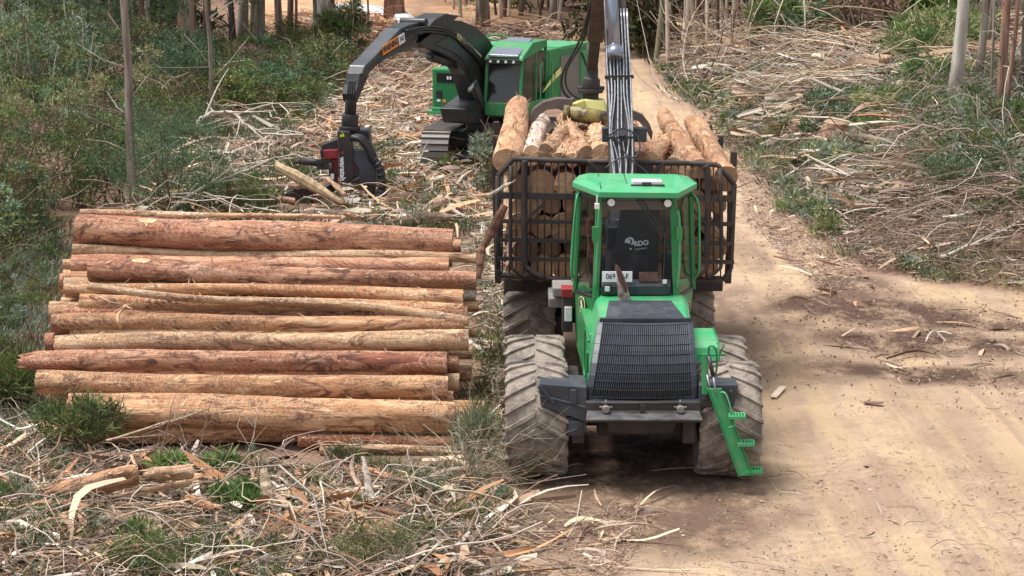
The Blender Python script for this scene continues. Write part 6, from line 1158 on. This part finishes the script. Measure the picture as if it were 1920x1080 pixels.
for i, (a, c, r, m_, lab) in enumerate([((105, 925, 22.50), (255, 890, 22.90), .135, 'logA', 'thick torn orange log chunk lying in the slash at lower left'), ((285, 890, 22.90), (362, 884, 23.00), .09, 'logC', 'pale short log chunk right of the thick torn chunk'), ((410, 1050, 21.20), (462, 1028, 21.50), .06, 'logA', 'small orange round of wood at the bottom centre left'),
        ((688, 882, 23.60), (768, 905, 23.40), .045, 'logA', 'thin yellow orange log piece before the bottom logs'), ((395, 950, 22.20), (350, 935, 22.40), .05, 'logA', 'orange branch stub below the bright green tuft'), ((480, 955, 44), (560, 960, 44), 0, None, None)]):
    if r: A, C_ = P(*a), P(*c); put_log(log_mesh('log_chunk', (C_ - A).length, r, r * .85, .06, seg=16, ns=18, seed=300 + i, barkm=m_, splinter=True, frays=20, knob=.08), A, C_, lab, None, 'log_chunk', cat='log chunk')
# stumps
M['stumpbark'] = mat('fibrous stump bark', (.34, .2, .13), .9, col2=(.16, .09, .06), scale=12, bump=.8, stretch=(1, 1, .2))
M['stumptop'] = mat('weathered stump top', (.42, .29, .19), .85, col2=(.25, .16, .1), scale=9)
def stump(label, px, py, d_, h):
    q = G(px, py); n = 22; vs = []; g = np.random.default_rng(px)
    fl = g.uniform(.9, 1.15, n)
    for z, s_ in ((-.1, 1.45), (.08, 1.2), (h * .5, 1.03), (h, 1)):
        for k in range(n): t = 2 * math.pi * k / n; rr = d_ / 2 * s_ * (1 + (fl[k] - 1) * (1.6 if z < .2 else .6)); vs.append((q.x + rr * math.cos(t), q.y + rr * math.sin(t), q.z + z + (.03 * math.sin(t) if z == h else 0)))
    b = MB(); b.add(vs, [[i * n + k, i * n + (k + 1) % n, (i + 1) * n + (k + 1) % n, (i + 1) * n + k] for i in range(3) for k in range(n)], 0, True); b.add([vs[3 * n + k] for k in range(n)], [list(range(n))], 1)
    b.build('tree_stump', ['stumpbark', 'stumptop'], label=label, cat='stump', origin=q)
stump('wide pale topped stump on the lower part of the bank', 1582, 312, .7, .35); stump('narrower stump just behind the wide stump on the bank', 1572, 250, .75, .3); stump('reddish stump at the far left of the bank top', 1254, 130, .65, .5); stump('small split stump above the grass patch', 1545, 385, .16, .5)
stump('small dark stump beside the dry yellow tuft on the bank', 1495, 262, .35, .5)

# ------------------------------------------------------------ trees
def bark(name, c1, c2, st=(1, 1, .12), sc=6, bump=.7): return mat(name, c1, .88, col2=c2, scale=sc, bump=bump, bscale=22, stretch=st, detail=9)
BK = dict(pale=bark('pale smooth bark', (.55, .52, .46), (.36, .31, .26)), grey=bark('grey stringy bark', (.33, .28, .23), (.15, .115, .09)), red=bark('red brown stringy bark', (.34, .19, .13), (.13, .08, .06)), dark=bark('dark bark', (.15, .12, .10), (.06, .05, .045)), patch=bark('patchy grey white bark', (.6, .55, .47), (.24, .19, .15), (1, 1, .3), 3))
_cr = []
for i in range(3):
    Sx = Soup(); clump(Sx, (0, 0, -2.2), 3.0, 6.0, 2600, OLIVE + GRN, (.3, .55), .07, 0, tone=1.0, g=np.random.default_rng(900 + i), sub=46); _cr.append(Sx.mesh('crown', 'leaf'))
def tree(label, px, py, wpx, kind='grey', H_=17, lean=0.0, group=None, limbs=5, dead=0, name='eucalypt_tree', seed=None, top=None, foliage=True, flare=1.25):
    q = G(px, py) if len((px, py)) == 2 else px; dist = q.y; r = wpx / 2 * dist / FPX; g = np.random.default_rng(int(px * 3 + py)); e = empty(name, q, label, 'tree', group)
    pts = []; rs = []; m = 14; ang = g.uniform(0, 6.28)
    for i in range(m + 1): t = i / m; pts.append(q + Vector((lean * t * H_ + (.12 * math.sin(t * 5 + ang) + .035 * math.sin(t * 23 + ang)) * (H_ / 17), .1 * math.cos(t * 4 + ang), -.1 + t * H_))); rs.append(r * (flare if i == 0 else (1.06 if i == 1 else 1)) * (1 - .62 * t))
    b = MB(); b.tube(pts, rs, 12 if wpx > 12 else 8); tr = b.build('trunk', BK[kind], e)
    for k in range(limbs):
        t = g.uniform(.55, .95); i = int(t * m); d = Vector((g.normal(), g.normal(), 1.1)).normalized(); L = g.uniform(1.5, 3.2); b = MB(); b.tube([pts[i], pts[i] + d * L * .5, pts[i] + d * L + Vector((0, 0, .4))], [rs[i] * .5, rs[i] * .35, rs[i] * .12], 6); b.build('limb', BK[kind], e)
    for k in range(dead):
        z = g.uniform(.06, .42); i = z * m; p0 = pts[int(i)].lerp(pts[int(i) + 1], i % 1); d = Vector((g.choice([-1, 1]) * g.uniform(.6, 1), g.normal(0, .4), g.uniform(-.1, .9))).normalized(); L = g.uniform(.5, 1.6); b = MB(); b.tube([p0, p0 + d * L * .5 + Vector((0, 0, .05)), p0 + d * L + Vector((0, 0, g.uniform(-.1, .3)))], [.02, .012, .004], 5); b.build('dead_twig', BK['pale' if g.random() < .5 else kind], e)
    if foliage:
        o = D.objects.new('crown', _cr[int(g.integers(0, 3))]); COL.objects.link(o); o.parent = e; s_ = H_ / 17; o.location = pts[-1] - q + Vector((0, 0, -1.4 * s_)); o.scale = (s_, s_, s_ * .95); o.rotation_euler = (0, 0, g.uniform(0, 6))
    return e
TR = [
 ('slender brown trunk standing right behind the left end of the log stack', 250, 405, 17, 'grey', 15, .012, 10), ('very thin brown sapling trunk beside the white arching branch', 398, 296, 9, 'grey', 11, -.005, 5),
 ('ragged reddish trunk with peeling bark deep in the left scrub', 214, 140, 22, 'red', 17, -.01, 4), ('dark leaning thin tree in the left scrub', 92, 185, 9, 'dark', 11, .09, 6), ('thin pale stem near the top left corner', 42, 95, 7, 'grey', 12, .0, 2), ('second thin pale stem near the top left corner', 68, 98, 9, 'grey', 12, .01, 2), ('thin stem right of the pale stems near the top left corner', 86, 92, 7, 'grey', 12, -.01, 2),
 ('pale thin tree slightly right of the ragged reddish trunk', 328, 45, 9, 'grey', 14, .0, 1), ('thick dark purple trunk, leftmost of the big trunks', 356, 108, 36, 'red', 19, .0, 1), ('thin straight pale trunk before the thick purple trunk', 355, 118, 6, 'pale', 13, .0, 1), ('medium dark trunk right of the thick purple trunk', 388, 104, 15, 'red', 17, .0, 1), ('thin dark trunk left of the dappled trunks', 432, 108, 12, 'dark', 15, .0, 1), ('dappled pale trunk left of the twin grey trunks', 464, 102, 20, 'patch', 18, .0, 0),
 ('dark grey trunk left one of the twin grey trunks', 480, 110, 15, 'grey', 18, .0, 1), ('broad grey trunk right one of the twin grey trunks', 490, 114, 22, 'grey', 19, .0, 0), ('grey brown trunk before the sandy clearing, left', 528, 92, 14, 'grey', 17, -.022, 1), ('slim brown trunk in the middle of the sandy clearing', 552, 96, 12, 'red', 17, -.01, 1), ('thin trunk touching the slim brown trunk', 562, 102, 6, 'red', 14, -.02, 1),
 ('brown trunk left of the patchy white trunk', 588, 104, 13, 'grey', 17, .01, 1), ('thick patchy white trunk before the sandy clearing', 605, 122, 27, 'patch', 19, .0, 2), ('very dark trunk right of the patchy white trunk', 622, 72, 20, 'dark', 18, .0, 1), ('thin dark stem above the yellow green bush', 664, 60, 6, 'dark', 14, .0, 1), ('second thin stem right of the yellow green bush', 690, 78, 4, 'grey', 12, .01, 1),
 ('thick red trunk at the top behind the harvester stick', 745, 32, 34, 'red', 19, .0, 0), ('stout grey brown trunk at the top above the cab', 911, 52, 24, 'grey', 18, .0, 0), ('pale thin trunk left of the crane at the top', 1033, 42, 8, 'pale', 14, .0, 1), ('thin grey trunk at the top, second left of the crane', 976, 30, 8, 'grey', 14, .01, 1),
 ('thin dappled trunk just right of the crane', 1228, 48, 8, 'patch', 14, .0, 1), ('white thin trunk left of the big grey pair', 1300, 52, 8, 'pale', 14, .0, 1), ('dark trunk, left of the big grey pair', 1332, 50, 13, 'grey', 18, .0, 1), ('broad grey trunk, right of the big grey pair', 1350, 48, 27, 'grey', 19, .0, 1), ('leaning orange brown trunk with a pale twin', 1434, 38, 14, 'red', 16, -.03, 2), ('thin pale twin of the leaning orange brown trunk', 1422, 36, 6, 'pale', 13, -.01, 1),
 ('slim white trunk standing alone before the far trees', 1718, 66, 7, 'pale', 13, .0, 1), ('broad brown trunk at the upper right, left of the white trunk', 1776, 60, 20, 'grey', 18, .0, 1), ('smooth white trunk with brown flaking base at the right', 1797, 212, 25, 'pale', 18, .018, 1), ('dark slanting trunk right of the smooth white trunk', 1836, 170, 15, 'grey', 16, .03, 2),
 ('dark trunk at the right edge of the photo', 1912, 190, 12, 'dark', 15, .0, 4), ('thin grey stem behind the dark slanting trunk', 1858, 120, 6, 'grey', 12, .01, 4),
 ('reddish ragged trunk, left stem of the peeling pair at right', 1876, 232, 18, 'red', 16, .02, 6), ('reddish thin trunk, right stem of the peeling pair at right', 1893, 236, 9, 'red', 14, .05, 5), ('grey pole left of the peeling pair', 1862, 212, 6, 'grey', 12, -.01, 3),
]
for (lab, px, py, wpx, kind, H_, ln, dd) in TR: tree(lab, px, py, wpx, kind, H_, ln, dead=dd)
g3 = np.random.default_rng(77)
for k in range(34):
    px = float(g3.uniform(1190, 1900)) if k < 24 else float(g3.choice([g3.uniform(850, 1090), g3.uniform(0, 330)])); py = float(g3.uniform(34, 58)) if px > 800 else float(g3.uniform(60, 95))
    tree('thin pale pole among the many thin trees along the top of the photo' if px > 800 else 'thin stem among the many thin stems at the upper left', px, py, float(g3.uniform(4, 9)), str(g3.choice(['pale', 'grey', 'grey', 'patch'])), float(g3.uniform(10, 14)), float(g3.normal(0, .012)), 'thin trees at the edge of the clearing' if px > 800 else 'thin trees in the left scrub', limbs=3, dead=2, name='thin_tree')
b = MB(); b.tube(curve_pts([G(1828, 268), P(1850, 210, 59), P(1885, 140, 59.5), P(1930, 45, 60)], 4), [.05] * 4 + [.045] * 9, 8); b.build('leaning_pole', BK['grey'], label='grey dead pole leaning to the right at the right edge', cat='pole', origin=G(1828, 268))
# feathery wattles at the upper left, foliage within the frame
def wattle(label, px, py, h, R, n, tone, zlow=.3, cols=BLUEG):
    q = G(px, py); e = empty('wattle_tree', q, label, 'tree'); g = np.random.default_rng(int(px)); F = Soup(); clump(F, (0, 0, h * zlow), R, h * (1 - zlow), n, cols, (.08, .17), .014, 0, tone=tone, g=g, sub=int(n / 60)); F.build('crown', 'leaf', parent=e)
    b = MB(); b.tube([q, q + Vector((.1, 0, h * .5)), q + Vector((0, 0, h * .92))], [.06, .045, .015], 7); b.build('trunk', BK['dark'], e)
    for k in range(7): z = g.uniform(.25, .8) * h; d = Vector((g.normal(), g.normal(), .8)).normalized(); b = MB(); b.tube([q + Vector((.05, 0, z)), q + Vector((.05, 0, z)) + d * R * .8], [.025, .006], 5); b.build('limb', BK['dark'], e)
wattle('tall blue green wattle left of the ragged reddish trunk', 165, 170, 5.2, 1.9, 9000, .95); wattle('wattle with dark green foliage in the top left corner', 20, 130, 5.5, 2.2, 9000, .8); wattle('bluish wattle right of the slender brown trunk', 300, 135, 5.0, 1.7, 8000, .95); wattle('small wattle between the two slender trunks', 345, 210, 2.6, 1.3, 5000, .9)
wattle('low grey green wattle before the leaning dark tree', 118, 240, 2.4, 1.5, 5000, .85, .1, GREY + OLIVE); wattle('eucalypt sapling with hanging leaves before the twin grey trunks', 430, 118, 3.8, 1.3, 1500, .9, .45, GREY + OLIVE)
